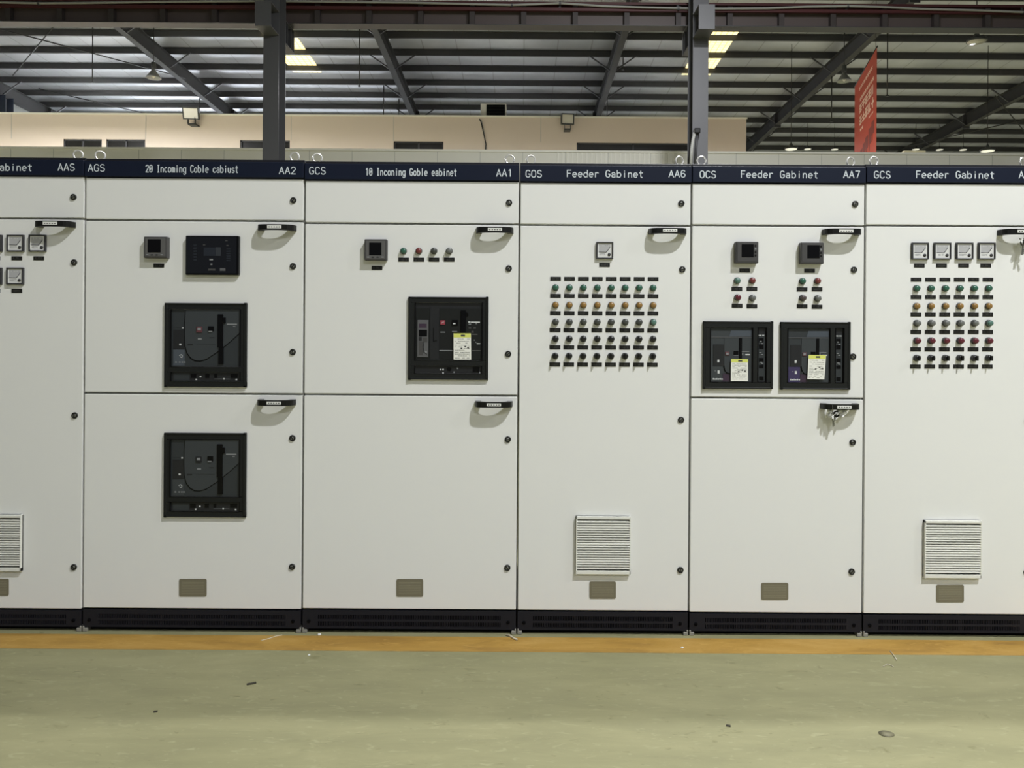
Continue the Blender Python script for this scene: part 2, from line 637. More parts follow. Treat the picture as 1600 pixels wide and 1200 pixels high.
# lower grey partition and the beige upper block behind it
dl = 18.0
yl = dl - D
zl = Q(815, 234.5, dl).z
b = MB()
b.box(-20.5, 30, yl, yl + 0.08, 0, zl - 0.05, PARTN)
b.box(-20.5, 30, yl - 0.03, yl + 0.11, zl - 0.05, zl, PARTC)
for k in range(-20, 30):
    b.box(k * 1.0 - 0.004, k * 1.0 + 0.004, yl - 0.004, yl, 0, zl - 0.05, CARC)
for k in range(26):                                             # ribbed sheet between the columns
    x = Q(872 + k * 7.5, 240, dl).x
    b.box(x - 0.018, x + 0.018, yl - 0.014, yl, 0, zl - 0.05, PARTC)
struct(b, 'wall_middle', org=(0, yl, 0))

du = 26.0
yu = du - D
zu = Q(815, 183.5, du).z
xr = Q(1166, 200, du).x
b = MB()
wins = [(99, 159), (166, 227), (375, 453), (615, 693), (901, 1078)]
zw1 = Q(815, 222, du).z
zw0 = zw1 - 1.1
edges = [-20.6]
for a, e in wins:
    edges += [Q(a, 220, du).x, Q(e, 220, du).x]
edges.append(xr)
b.box(-20.6, xr, yu, yu + 0.1, zw1, zu, BEIGE)
b.box(-20.6, xr, yu, yu + 0.1, 0, zw0, BEIGE)
for k in range(0, len(edges), 2):
    b.box(edges[k], edges[k + 1], yu, yu + 0.1, zw0, zw1, BEIGE)
b.box(xr - 0.06, xr, yu + 0.1, yu + 7, 0, zu, BEIGE)
b.box(-20.6, xr - 0.06, yu + 0.1, yu + 7, zu - 0.06, zu - 0.002, PARTN)
b.box(-20.6, xr + 0.03, yu - 0.03, yu, zu, zu + 0.05, PARTC)
for px in (18, 228, 455, 615, 845, 1105):
    x = Q(px, 200, du).x
    b.box(x - 0.008, x + 0.008, yu - 0.006, yu, zw1, zu, CARC)
struct(b, 'wall_rear', org=(0, yu, 0))
for i in range(len(wins)):
    x0, x1 = edges[2 * i + 1], edges[2 * i + 2]
    b = MB()
    b.box(x0, x1, yu + 0.07, yu + 0.09, zw0, zw1, DARKIN)
    for (a, e, c, f) in ((x0, x1, zw1 - 0.05, zw1), (x0, x1, zw0, zw0 + 0.05), (x0, x0 + 0.05, zw0, zw1), (x1 - 0.05, x1, zw0, zw1), ((x0 + x1) / 2 - 0.03, (x0 + x1) / 2 + 0.03, zw0, zw1)):
        b.box(a, e, yu + 0.03, yu + 0.07, c, f, STEELD)
    struct(b, 'window_%d' % (i + 3))


# ------------------------------------------------------------------ lettering: a monoline alphabet on a 4 x 6 cell
def arc(cx, cy, rx, ry, a0, a1, n=9):
    return [(cx + rx * math.cos(math.radians(a0 + (a1 - a0) * i / n)), cy + ry * math.sin(math.radians(a0 + (a1 - a0) * i / n))) for i in range(n + 1)]


def bowl(n=16):
    return arc(2, 2, 1.75, 2, 0, 360, n)


GL = {
    'A': [[(0, 0), (2, 6), (4, 0)], [(0.7, 2), (3.3, 2)]],
    'G': [arc(2.1, 4.2, 1.8, 1.8, 30, 180) + arc(2.1, 1.8, 1.8, 1.8, 180, 345) + [(3.9, 2.7), (2.4, 2.7)]],
    'C': [arc(2.1, 4.2, 1.8, 1.8, 25, 180) + arc(2.1, 1.8, 1.8, 1.8, 180, 335)],
    'S': [arc(2, 4.55, 1.7, 1.45, 25, 270) + arc(2, 1.5, 1.8, 1.55, 90, -155)],
    'O': [arc(2, 4.2, 1.8, 1.8, 0, 180) + arc(2, 1.8, 1.8, 1.8, 180, 360) + [(3.8, 4.2)]],
    'F': [[(0.4, 0), (0.4, 6), (3.8, 6)], [(0.4, 3.2), (3.2, 3.2)]],
    'I': [[(2, 0), (2, 6)], [(1, 6), (3, 6)], [(1, 0), (3, 0)]],
    '0': [arc(2, 4.2, 1.7, 1.8, 0, 180) + arc(2, 1.8, 1.7, 1.8, 180, 360) + [(3.7, 4.2)], [(1.6, 2.2), (2.4, 3.8)]],
    '1': [[(0.9, 5), (2.2, 6), (2.2, 0)]],
    '2': [arc(2, 4.4, 1.7, 1.6, 170, -20) + [(0.3, 0), (3.8, 0)]],
    '6': [arc(2.1, 4.2, 1.7, 1.8, 35, 180) + arc(2.1, 1.7, 1.7, 1.7, 180, 540, 14)],
    '7': [[(0.3, 6), (3.8, 6), (1.6, 0)]],
    'a': [arc(2, 2.9, 1.5, 1.2, 160, 0) + [(3.5, 0)], arc(2, 1.15, 1.55, 1.15, 30, 330) , [(3.4, 1.8), (2, 2.3)]],
    'b': [[(0.4, 0), (0.4, 6)], arc(2.1, 2, 1.7, 2, 180, -180, 16)],
    'd': [[(3.6, 0), (3.6, 6)], bowl()],
    'i': [[(2, 0), (2, 4)], [(2, 5.3), (2, 5.7)]],
    'n': [[(0.5, 0), (0.5, 4)], arc(2, 2.4, 1.5, 1.6, 180, 0) + [(3.5, 0)]],
    'm': [[(0.2, 0), (0.2, 4)], arc(1.1, 2.9, 0.9, 1.1, 180, 0) + [(2, 0)], arc(2.9, 2.9, 0.9, 1.1, 180, 0) + [(3.8, 0)]],
    'e': [[(0.3, 2.1), (3.7, 2.1)] + arc(2, 2, 1.75, 2, 0, 310, 14)],
    't': [[(1.7, 5.6), (1.7, 1)] + arc(2.7, 1, 1, 1, 180, 290, 5), [(0.4, 4), (3.4, 4)]],
    'r': [[(0.8, 0), (0.8, 4)], arc(2.4, 2.4, 1.6, 1.6, 180, 50, 6)],
    'c': [arc(2.1, 2, 1.75, 2, 45, 315)],
    'o': [bowl()],
    'g': [bowl(), [(3.7, 4), (3.7, -0.6)] + arc(2.1, -0.6, 1.6, 1.2, 0, -150, 6)],
    'l': [[(2, 6), (2, 0)]],
    'u': [[(0.5, 4), (0.5, 1.6)] + arc(2, 1.6, 1.5, 1.6, 180, 360), [(3.5, 4), (3.5, 0)]],
    's': [arc(2, 3.0, 1.4, 1.0, 25, 270) + arc(2, 1.0, 1.5, 1.0, 90, -155)],
}


LAY = [0]


def lettering(mb, text, x0, x1, z, h, y, m, w=None):
    """text fitted between world x0 and x1, baseline z, cap height h"""
    n = len(text)
    adv = (x1 - x0) / (n - 0.22)
    sx, sz = adv * 0.78 / 4, h / 6
    w = w or h * 0.135
    for i, ch in enumerate(text):
        if ch == ' ':
            continue
        for line in GL[ch]:
            pts = [(x0 + i * adv + a * sx, z + c * sz) for a, c in line]
            for q in range(len(pts) - 1):
                LAY[0] = (LAY[0] + 1) % 5
                mb.stroke(pts[q:q + 2], w, y - 0.0005 - 0.00008 * LAY[0], y, m, w * 0.45)


def dashes(mb, x0, x1, z, h, y, m, seed, t=0.0004, n=5):
    """illegible small print"""
    rnd = random.Random(seed)
    step = (x1 - x0) / n
    for i in range(n):
        if rnd.random() < 0.15:
            continue
        a = x0 + step * i + step * 0.1
        e = a + step * rnd.uniform(0.45, 0.8)
        k = rnd.uniform(0.55, 1.0)
        mb.stroke([(a, z + h * k / 2), (e, z + h * k / 2)], h * 0.26, y - t, y, m)
        mb.stroke([((a + e) / 2, z - h * k / 2), ((a + e) / 2, z + h * k / 2)], h * 0.26, y - t, y, m)
        if rnd.random() < 0.6:
            mb.stroke([(a, z - h * k / 2), (e, z - h * k / 2)], h * 0.26, y - t, y, m)


# ------------------------------------------------------------------ small fittings, each mesh made once (door plane at y = 0, towards the viewer is -y)
def px(n):
    return n * MPP


def lock_mesh(rot):
    b = MB()
    b.lathe([(0.0145, 0.002), (0.0145, -0.004), (0.0125, -0.0065), (0.0085, -0.0065), (0.0085, -0.003)], LOCKM, 20)
    b.lathe([(0.0082, -0.0028), (0.0082, -0.005), (0.004, -0.006)], LOCKC, 14)
    c, s = math.cos(rot), math.sin(rot)
    b.stroke([(-0.005 * c, -0.005 * s), (0.005 * c, 0.005 * s)], 0.0045, -0.0075, -0.004, LOCKM)
    return b.mesh('lock')


LOCKS = [lock_mesh(a) for a in (0.3, 0.9, 1.5, 2.2)]


def handle_mesh(tilt=0.0):
    """bow handle seen edge-on: a D-shaped strap standing out from the door"""
    hw, zh = 0.086, 0.0125
    outer = [(hw, 0.0)] + [(hw * 0.99, -0.012)] + [(hw * 0.97 * math.copysign(abs(math.cos(a)) ** 0.55, math.cos(a)), -0.014 - 0.044 * math.sin(a) ** 0.7) for a in [PI * k / 12 for k in range(1, 12)]] + [(-hw * 0.99, -0.012), (-hw, 0.0)]
    inner = [(hw - 0.026, 0.0)] + [((hw - 0.026) * math.copysign(abs(math.cos(a)) ** 0.8, math.cos(a)), -0.006 - 0.033 * math.sin(a) ** 0.75) for a in [PI * k / 12 for k in range(1, 12)]] + [(-hw + 0.026, 0.0)]
    b = MB()
    fs = []
    n = len(outer)
    k = len(inner)
    # outer and inner have different counts: resample inner to n points
    inner2 = []
    for i in range(n):
        t = i / (n - 1) * (k - 1)
        j = min(int(t), k - 2)
        f = t - j
        inner2.append((inner[j][0] * (1 - f) + inner[j + 1][0] * f, inner[j][1] * (1 - f) + inner[j + 1][1] * f))
    vs = []
    for z in (-zh, zh):
        vs += [(x, y, z) for x, y in outer] + [(x, y, z) for x, y in inner2]
    for i in range(n - 1):
        fs += [(i, i + 1, n + i + 1, n + i), (2 * n + i, 2 * n + n + i, 2 * n + n + i + 1, 2 * n + i + 1),
               (i, 2 * n + i, 2 * n + i + 1, i + 1), (n + i, n + i + 1, 3 * n + i + 1, 3 * n + i)]
    fs += [(0, n, 3 * n, 2 * n), (n - 1, 2 * n + n - 1, 3 * n + n - 1, n + n - 1)]
    b.raw(vs, fs, BLACK)
    # white label window on the crest of the bow
    b.box(-0.030 + tilt, 0.034 + tilt, -0.0595, -0.055, -0.006, 0.007, LABELW)
    for q in range(5):
        xx = -0.024 + tilt + q * 0.0115
        b.box(xx, xx + 0.006, -0.0601, -0.0595, -0.0025, 0.002, ENGRAVE)
    return b.mesh('door_handle')


HANDLE = handle_mesh()


def plate_mesh(seed, w=16.6, h=6.2):
    b = MB()
    W, Hh = px(w) / 2, px(h) / 2
    b.box(-W, W, -0.0022, 0.001, -Hh, Hh, LABELK, 0.0007, 1)
    dashes(b, -W * 0.68, W * 0.68, 0, Hh * 0.7, -0.0022, ENGRAVE, seed, 0.0003)
    return b.mesh('label_plate')


PLATES = [plate_mesh(s) for s in range(8)]


def meter_meshes(seed):
    r = px(13.2)
    b = MB()
    t = px(2.0)
    for (x0, x1, z0, z1) in ((-r, r, r - t, r), (-r, r, -r, -r + t), (-r, -r + t, -r + t, r - t), (r - t, r, -r + t, r - t)):
        b.box(x0, x1, -0.013, 0.001, z0, z1, METERB, 0.0016, 2)
    bez = b.mesh('analog_meter')
    f = MB()
    q = r - t
    f.box(-q, q, -0.008, 0.0, -q, q, METERF)
    y = -0.008
    # quarter-scale dial: printed paper, scale line, pointer and cover in the lower right corner
    f.prism([(-q * 0.82, -q * 0.2), (q * 0.30, -q * 0.2), (q * 0.78, q * 0.42), (q * 0.78, q * 0.85), (-q * 0.82, q * 0.85)], y - 0.0003, y, METERP)
    f.stroke([(-q * 0.78, -q * 0.24), (q * 0.18, -q * 0.26), (q * 0.40, -q * 0.02), (q * 0.70, q * 0.44)], px(0.85), y - 0.0008, y, METERK)
    f.lathe([(px(2.4), y), (px(2.4), y - 0.002), (px(1.2), y - 0.003)], METERK, 14, 'y', (q * 0.62, 0, -q * 0.58))
    dashes(f, -q * 0.75, q * 0.25, -q * 0.55, q * 0.2, y, METERP, seed, 0.0003, 6)
    dashes(f, -q * 0.6, q * 0.6, q * 0.66, q * 0.16, y - 0.0003, METERF, seed + 9, 0.0003, 6)
    f.box(-q * 0.98, -q * 0.9, y - 0.001, y, -q * 0.9, q * 0.9, LABELW)
    return bez, f.mesh('dial')


METERS = [meter_meshes(s) for s in range(3)]


def lamp_meshes(kind, col):
    b, l = MB(), MB()
    R = px(5.3)
    m = LENS[col]
    if kind == 'pilot_lamp':
        b.lathe([(R, 0.001), (R, -0.005), (R * 0.93, -0.008), (R * 0.86, -0.008)], COLLAR, 22)
        l.lathe([(R * 0.88, -0.006), (R * 0.88, -0.0125), (R * 0.78, -0.0165), (R * 0.42, -0.019), (R * 0.02, -0.0195)], m, 22)
        name = 'lens'
    elif kind == 'push_button':
        b.lathe([(R, 0.001), (R, -0.006), (R * 0.92, -0.011), (R * 0.84, -0.011)], COLLAR, 22)
        l.lathe([(R * 0.85, -0.009), (R * 0.82, -0.021), (R * 0.7, -0.024), (R * 0.02, -0.0235)], m, 22)
        name = 'cap'
    else:                          # selector switch: round knob with a raised grip
        b.lathe([(R, 0.001), (R, -0.005), (R * 0.92, -0.009), (R * 0.86, -0.009)], COLLAR, 22)
        l.lathe([(R * 0.88, -0.008), (R * 0.84, -0.019), (R * 0.74, -0.021), (R * 0.02, -0.021)], m, 22)
        l.box(-R * 0.17, R * 0.17, -0.037, -0.02, -R * 0.75, R * 0.75, m, 0.0012, 1)
        name = 'knob'
    return b.mesh(kind), l.mesh(name), name


LAMPS = {}


def fit_lamp(cab, x, y, kind, col):
    if (kind, col) not in LAMPS:
        LAMPS[kind, col] = lamp_meshes(kind, col)
    bm_, lm_, nm = LAMPS[kind, col]
    p = P(x, y)
    o = link(kind, bm_, p, cab)
    o['label'] = {'pilot_lamp': '%s pilot lamp', 'push_button': '%s push button', 'selector_switch': '%s selector knob'}[kind] % col
    link(nm, lm_, p, o)


NPL = [0]


def fit_plate(cab, x, y):
    NPL[0] += 1
    link('label_plate', PLATES[NPL[0] * 5 % 8], P(x, y), cab)


def fit_meter(cab, x, y):
    NPL[0] += 1
    bz, dl_ = METERS[NPL[0] % 3]
    o = link('analog_meter', bz, P(x, y), cab)
    link('dial', dl_, P(x, y), o)


def rect(b, U, x0, y0, x1, y1, ya, yb, m, bevel=0.0):
    """box from two picture corners given in a crop's own coordinates"""
    a, c = P(*U(x0, y0)), P(*U(x1, y1))
    return b.box(a.x, c.x, ya, yb, a.z, c.z, m, bevel, 1)


def poly(b, U, pts, ya, yb, m):
    return b.prism([(lambda p: (p.x, p.z))(P(*U(*q))) for q in pts], ya, yb, m)


def line(b, U, pts, w, ya, yb, m):
    return b.stroke([(lambda p: (p.x, p.z))(P(*U(*q))) for q in pts], w, ya, yb, m)


def crop(bx, by, k):
    return lambda x, y: (bx + x / k, by + y / k)


def digital_meter(cab, x0, y0, x1, y1, sx0, sy0, sx1, sy1, side_keys):
    U = lambda a, c: (a, c)
    b = MB()
    rect(b, U, x0, y0, x1, y1, -0.030, 0.001, DIGI, 0.003)
    o = build(b, 'digital_meter', cab)
    b = MB()
    rect(b, U, x0 + 2.5, y0 + 2.5, x1 - 2.5, y1 - 2.5, -0.0315, -0.03, DIGI2 if not side_keys else DIGI, 0.0006)
    build(b, 'fascia', o)
    b = MB()
    rect(b, U, sx0, sy0, sx1, sy1, -0.0325, -0.0305, SHINY, 0.0005)
    build(b, 'screen', o)
    b = MB()
    for k in range(4):
        if side_keys:
            rect(b, U, x1 - 6, y0 + 5 + k * 5, x1 - 3.5, y0 + 8 + k * 5, -0.033, -0.031, INKG if k == 1 else BLACK, 0.0004)
        else:
            rect(b, U, x0 + 4 + k * 7.5, y1 - 6, x0 + 7.5 + k * 7.5, y1 - 4, -0.033, -0.031, INKG if k in (0, 3) else METERB, 0.0004)
    build(b, 'keys', o)


def breaker_frame(cab, U, outer, holes):
    """black bezel with rectangular windows (crop coordinates, outer = x0,y0,x1,y1)"""
    x0, y0, x1, y1 = outer
    b = MB()
    ys = sorted({y0, y1} | {h[1] for h in holes} | {h[3] for h in holes})
    for a, c in zip(ys, ys[1:]):
        hs = sorted([h for h in holes if h[1] <= a and h[3] >= c])
        cur = x0
        for h in hs:
            rect(b, U, cur, a, h[0], c, -0.012, 0.001, BLACK2)
            cur = h[2]
        rect(b, U, cur, a, x1, c, -0.012, 0.001, BLACK2)
    # rounded lip round the outside
    w = (x1 - x0) * 0.03
    for r in ((x0, y0, x1, y0 + w), (x0, y1 - w, x1, y1), (x0, y0, x0 + w, y1), (x1 - w, y0, x1, y1)):
        rect(b, U, *r, -0.0145, 0.0, BLACK2, 0.002)
    for h in holes:
        g = 8
        for r in ((h[0] - g, h[1] - g, h[2] + g, h[1]), (h[0] - g, h[3], h[2] + g, h[3] + g), (h[0] - g, h[1], h[0], h[3]), (h[2], h[1], h[2] + g, h[3])):
            rect(b, U, *r, -0.0135, -0.011, SHINY)
    return build(b, 'circuit_breaker', cab)


def rack_slot(o, U, x0, y0, x1, y1, seed):
    rnd = random.Random(seed)
    b = MB()
    rect(b, U, x0, y0, x1, y1, -0.004, 0.0, FACEK)
    rect(b, U, x0 + 25, y0 + 15, x0 + (x1 - x0) * 0.26, y1 - 10, -0.005, -0.004, FACE)
    w = x1 - x0
    for f, ww in ((0.28, 0.08), (0.49, 0.06), (0.62, 0.04), (0.86, 0.1)):
        rect(b, U, x0 + w * f, y0 + 22, x0 + w * (f + ww), y1 - 40, -0.0055, -0.004, SHINY)
    rect(b, U, x0 + w * 0.62, y1 - 30, x0 + w * 0.85, y1 - 24, -0.0046, -0.004, INKG)
    for f, h in ((0.36, 0.8), (0.42, 0.5), (0.76, 0.75), (0.94, 0.82)):
        cx, cy = x0 + w * f, y0 + (y1 - y0) * h
        rect(b, U, cx - 9, cy - 9, cx + 9, cy + 9, -0.006, -0.004, INKW)
    build(b, 'racking_slot', o)


def breaker_curved(cab, bx, by):
    """drawout breaker with a curved raised fascia (crop at 8x)"""
    U = crop(bx, by, 8)
    o = breaker_frame(cab, U, (72, 66, 1090, 1118), [(150, 148, 1010, 862), (150, 930, 1010, 1044)])
    f = MB()
    rect(f, U, 150, 148, 1010, 862, -0.004, 0.0, FACE)
    curve = [(332, 152), (322, 300), (320, 470), (326, 600), (350, 690), (395, 750), (450, 782), (515, 786), (590, 764), (735, 668), (870, 560), (1006, 436)]
    poly(f, U, [(332, 152)] + curve[1:] + [(1006, 152)], -0.0075, -0.004, FACE2)
    line(f, U, [(x - 4, y + 6) for x, y in curve], 0.004, -0.0062, -0.004, SHINY)
    rect(f, U, 172, 372, 300, 378, -0.0046, -0.004, FACEK)
    rect(f, U, 172, 400, 312, 645, -0.005, -0.004, FACEK)
    rect(f, U, 172, 650, 312, 850, -0.0052, -0.004, FACEB if by < 500 else FACE2)
    rect(f, U, 355, 578, 418, 594, -0.0082, -0.0075, FACEK)
    rect(f, U, 465, 580, 700, 585, -0.0079, -0.0075, FACEK)
    k = MB()
    rect(k, U, 733, 210, 798, 620, -0.0125, -0.004, SHINY, 0.001)
    rect(k, U, 742, 610, 800, 832, -0.011, -0.004, SHINY, 0.001)
    rect(k, U, 790, 250, 830, 320, -0.014, -0.007, SHINY, 0.001)
    build(k, 'charging_handle', o)
    k = MB()
    rect(k, U, 465, 362, 538, 436, -0.011, -0.007, FACEK if by > 500 else PINKD, 0.001)
    rect(k, U, 482, 376, 524, 408, -0.0116, -0.011, INKG)
    build(k, 'off_button', o)
    k = MB()
    rect(k, U, 612, 358, 682, 420, -0.011, -0.007, SHINY, 0.001)
    rect(k, U, 618, 416, 664, 430, -0.0114, -0.011, INKG)
    build(k, 'on_button', o)
    k = f
    rect(k, U, 842, 324, 970, 342, -0.008, -0.0074, INKG)
    rect(k, U, 920, 356, 950, 366, -0.008, -0.0074, INKG)
    rect(k, U, 482, 506, 530, 526, -0.008, -0.0074, INKG)
    rect(k, U, 628, 496, 690, 504, -0.008, -0.0074, FACEK)
    rect(k, U, 280, 372, 302, 388, -0.006, -0.0046, INKW)
    rect(k, U, 248, 574, 272, 596, -0.006, -0.0046, INKW)
    line(k, U, [(252, 722), (270, 710), (290, 728), (282, 750), (262, 740)], 0.003, -0.006, -0.0046, INKW)
    for a in (205, 252, 285, 312):
        rect(k, U, a - 8, 798, a + 12, 814, -0.006, -0.0046, INKG)
    build(f, 'fascia', o)
    rack_slot(o, U, 150, 930, 1010, 1044, int(by))
    return o


def breaker_flat(cab):
    """drawout breaker with a straight fascia and a grey trip unit (crop at 8x from 630, 455)"""
    U = crop(630, 455, 8)
    o = breaker_frame(cab, U, (70, 70, 1063, 1108), [(155, 143, 985, 862), (150, 930, 980, 1026)])
    f = MB()
    rect(f, U, 155, 143, 985, 862, -0.004, 0.0, FACEK)
    rect(f, U, 165, 212, 330, 850, -0.006, -0.004, BLACK2)
    rect(f, U, 340, 216, 445, 852, -0.0075, -0.004, FACEK)
    rect(f, U, 462, 216, 980, 852, -0.0065, -0.004, BLACK2)
    line(f, U, [(382, 460), (382, 625), (420, 618)], 0.003, -0.009, -0.0075, SHINY)
    k = MB()
    rect(k, U, 182, 360, 314, 824, -0.009, -0.005, FACEG, 0.0008)
    rect(k, U, 202, 405, 296, 456, -0.0096, -0.009, PLUM)
    rect(k, U, 198, 482, 302, 565, -0.0096, -0.009, SHINY)
    rect(k, U, 196, 570, 236, 622, -0.0096, -0.009, FACEK)
    rect(k, U, 244, 575, 304, 640, -0.0094, -0.009, DIGI)
    rect(k, U, 196, 632, 250, 800, -0.0094, -0.009, DIGI)
    line(k, U, [(262, 640), (252, 700), (262, 760), (296, 785)], 0.0035, -0.0098, -0.009, FACEK)
    rect(k, U, 276, 745, 300, 775, -0.0096, -0.009, INKG)
    build(k, 'trip_unit', o)
    k = MB()
    rect(k, U, 722, 240, 784, 530, -0.0125, -0.005, SHINY, 0.001)
    poly(k, U, [(784, 250), (816, 290), (816, 306), (784, 306)], -0.0125, -0.006, SHINY)
    build(k, 'charging_handle', o)
    k = MB()
    rect(k, U, 466, 364, 526, 418, -0.0105, -0.006, PINK, 0.0008)
    line(k, U, [(480, 402), (496, 384), (512, 384)], 0.002, -0.0112, -0.0105, INKW)
    build(k, 'off_button', o)
    k = MB()
    rect(k, U, 610, 360, 686, 428, -0.0105, -0.006, SHINY, 0.0008)
    rect(k, U, 624, 396, 656, 412, -0.0112, -0.0105, INKW)
    build(k, 'on_button', o)
    k = f
    for r, m in (((466, 506, 526, 518), INKG), ((612, 498, 676, 508), INKG), ((814, 376, 842, 394), INKW), ((848, 380, 960, 396), INKW), ((818, 404, 850, 416), INKG),
                 ((905, 400, 925, 410), INKG), ((455, 735, 616, 748), INKG), ((862, 738, 965, 746), DIGI2), ((920, 650, 964, 662), INKW), ((860, 534, 930, 544), DIGI2),
                 ((820, 450, 850, 470), DIGI), ((880, 450, 910, 470), DIGI), ((855, 495, 882, 520), DIGI), ((884, 606, 898, 616), INKG), ((904, 632, 916, 642), INKG)):
        rect(k, U, *r, -0.0072, -0.0064, m)
    build(f, 'fascia', o)
    s = MB()
    rect(s, U, 150, 930, 980, 1026, -0.004, 0.0, FACEK)
    rect(s, U, 165, 1012, 960, 1018, -0.0048, -0.004, DIGI)
    poly(s, U, [(545, 972), (560, 948), (590, 948), (606, 972), (590, 996), (560, 996)], -0.006, -0.004, SHINY)
    rect(s, U, 872, 945, 950, 1008, -0.006, -0.004, SHINY)
    for cx, cy in ((468, 978), (500, 978), (500, 1020), (680, 962), (638, 1012), (958, 1018)):
        rect(s, U, cx - 9, cy - 9, cx + 9, cy + 9, -0.0066, -0.004, INKW if cx < 600 else INKG)
    build(s, 'racking_slot', o)
    return o


def breaker_side(cab, bx, by, variant):
    """breaker with a side strip of keys (crop at 10x)"""
    U = crop(bx, by, 10)
    o = breaker_frame(cab, U, (82, 68, 1164, 1126), [(195, 170, 848, 1018), (936, 170, 1062, 1018)])
    f = MB()
    rect(f, U, 195, 170, 848, 1018, -0.004, 0.0, FACE if variant else FACE2)
    rect(f, U, 205, 180, 845, 212, -0.0046, -0.004, FACE)
    poly(f, U, [(520, 212), (842, 212), (842, 306), (490, 306)], -0.0052, -0.004, FACEB)  # cover reflection painted as a lighter plate; strip below marks its edge
    rect(f, U, 205, 312, 845, 326, -0.0062, -0.004, FACEG)
    rect(f, U, 415, 330, 650, 880, -0.0056, -0.004, FACE2)
    rect(f, U, 690, 330, 842, 1010, -0.0056, -0.004, FACE2)
    rect(f, U, 240, 430, 410, 770, -0.0062, -0.004, FACEK)
    rect(f, U, 205, 772, 385, 1010, -0.0056, -0.004, PURPLE if variant else FACE2)
    poly(f, U, [(395, 880), (500, 905), (500, 1010), (385, 1010)], -0.0054, -0.004, PLUM)
    line(f, U, [(408, 770), (418, 830), (445, 872), (510, 892)], 0.0042, -0.0068, -0.004, SHINY)
    k = MB()
    rect(k, U, 642, 332, 682, 680, -0.009, -0.004, SHINY, 0.001)
    build(k, 'charging_handle', o)
    k = MB()
    rect(k, U, 425, 545, 488, 602, -0.0085, -0.005, PINKD, 0.0008)
    rect(k, U, 438, 558, 476, 590, -0.009, -0.0085, INKG)
    build(k, 'off_button', o)
    k = MB()
    rect(k, U, 558, 535, 630, 592, -0.0085, -0.005, SHINY, 0.0008)
    build(k, 'on_button', o)
    k = f
    for r, m in (((304, 668, 334, 710), INKW), ((306, 836, 338, 884), INKW), ((258, 840, 282, 850), INKG), ((558, 600, 630, 606), INKG), ((684, 540, 800, 548), INKG), ((740, 580, 812, 600), INKW), ((690, 560, 706, 600), INKG)):
        rect(k, U, *r, -0.0068, -0.005, m)
    for q in range(6):
        rect(k, U, 232 + q * 27, 958 + (q % 2) * 4, 252 + q * 27, 982, -0.0068, -0.005, INKW)
    build(f, 'fascia', o)
    s = MB()
    rect(s, U, 936, 170, 1062, 1018, -0.004, 0.0, FACEK)
    rect(s, U, 945, 270, 1045, 1005, -0.005, -0.004, FACE)
    for q, (a, e) in enumerate(((330, 400), (430, 500), (640, 700), (750, 800), (930, 990))):
        rect(s, U, 955, a, 1025, e, -0.0065, -0.004, SHINY, 0.0006)
    for (x, y) in ((968, 290), (1018, 290), (980, 385), (1000, 420), (975, 560), (1000, 590), (985, 710), (1000, 730)):
        rect(s, U, x - 18, y - 7, x + 16, y + 7, -0.007, -0.005, INKG if y != 290 else INKW)
    build(s, 'key_strip', o)
    return o


def protection_relay(cab):
    U = crop(220, 340, 6.154)
    b = MB()
    rect(b, U, 450, 178, 956, 556, -0.022, 0.001, SHINY, 0.003)
    o = build(b, 'protection_relay', cab)
    s = MB()
    rect(s, U, 462, 190, 936, 540, -0.0232, -0.0215, mat('relay_glass', (9, 11, 18), 0.16, spec=0.5))
    g = s
    s = MB()
    DISP = mat('relay_display', (36, 40, 48), 0.2)
    DIM = mat('relay_dim_print', (30, 34, 42), 0.4)
    rect(s, U, 626, 292, 738, 372, -0.0238, -0.0231, DISP)
    rect(s, U, 740, 290, 788, 372, -0.0238, -0.0231, mat('relay_display_side', (52, 55, 60), 0.2))
    build(s, 'display', o)
    s = g
    for i in range(6):
        rect(s, U, 528, 262 + i * 28, 560, 280 + i * 28, -0.0238, -0.0231, DIM)
        rect(s, U, 842, 300 + i * 22, 880, 314 + i * 22, -0.0238, -0.0231, DIM)
    for r, m in (((680, 400, 714, 414), INKG), ((690, 446, 708, 460), INKG), ((668, 494, 736, 512), DIGI), ((618, 262, 640, 272), DIGI), ((832, 222, 852, 232), DIGI), ((842, 268, 860, 278), DIGI),
                 ((780, 490, 832, 516), FACEG)):
        rect(s, U, *r, -0.0238, -0.0231, m)
    build(s, 'front_glass', o)
    return o


def louvre(cab, x0, y0, x1, y1):
    """filter vent: frame with 20 slanted slats"""
    U = lambda a, c: (a, c)
    b = MB()
    h = (y1 - y0)
    rect(b, U, x0, y0, x1, y1, -0.006, 0.001, VENTK)
    for r in ((x0, y0, x1, y0 + 4.8), (x0, y1 - 6.2, x1, y1), (x0, y0, x0 + 1.2, y1), (x1 - 1.2, y0, x1, y1)):
        rect(b, U, *r, -0.019, 0.001, VENT, 0.0015)
    n = 21
    ya, yb = y0 + 4.8, y1 - 6.2
    pitch = (yb - ya) / n
    for k in range(n):
        if k:
            za, ze = P(x0, ya + pitch * (k - 0.22)).z, P(x0, ya + pitch * (k + 0.24)).z
            xa, xc = P(x0 + 1, ya).x, P(x1 - 1, ya).x
            vs = []
            for x in (xa, xc):
                vs += [(x, -0.0185, ze), (x, -0.0185, za - 0.001), (x, -0.0175, za), (x, -0.007, za + 0.002), (x, -0.007, ze + 0.002)]
            b.raw(vs, [(0, 1, 2, 3, 4), (9, 8, 7, 6, 5)] + [(i, i + 5, (i + 1) % 5 + 5, (i + 1) % 5) for i in range(5)], VENT)
    return build(b, 'filter_vent', cab)


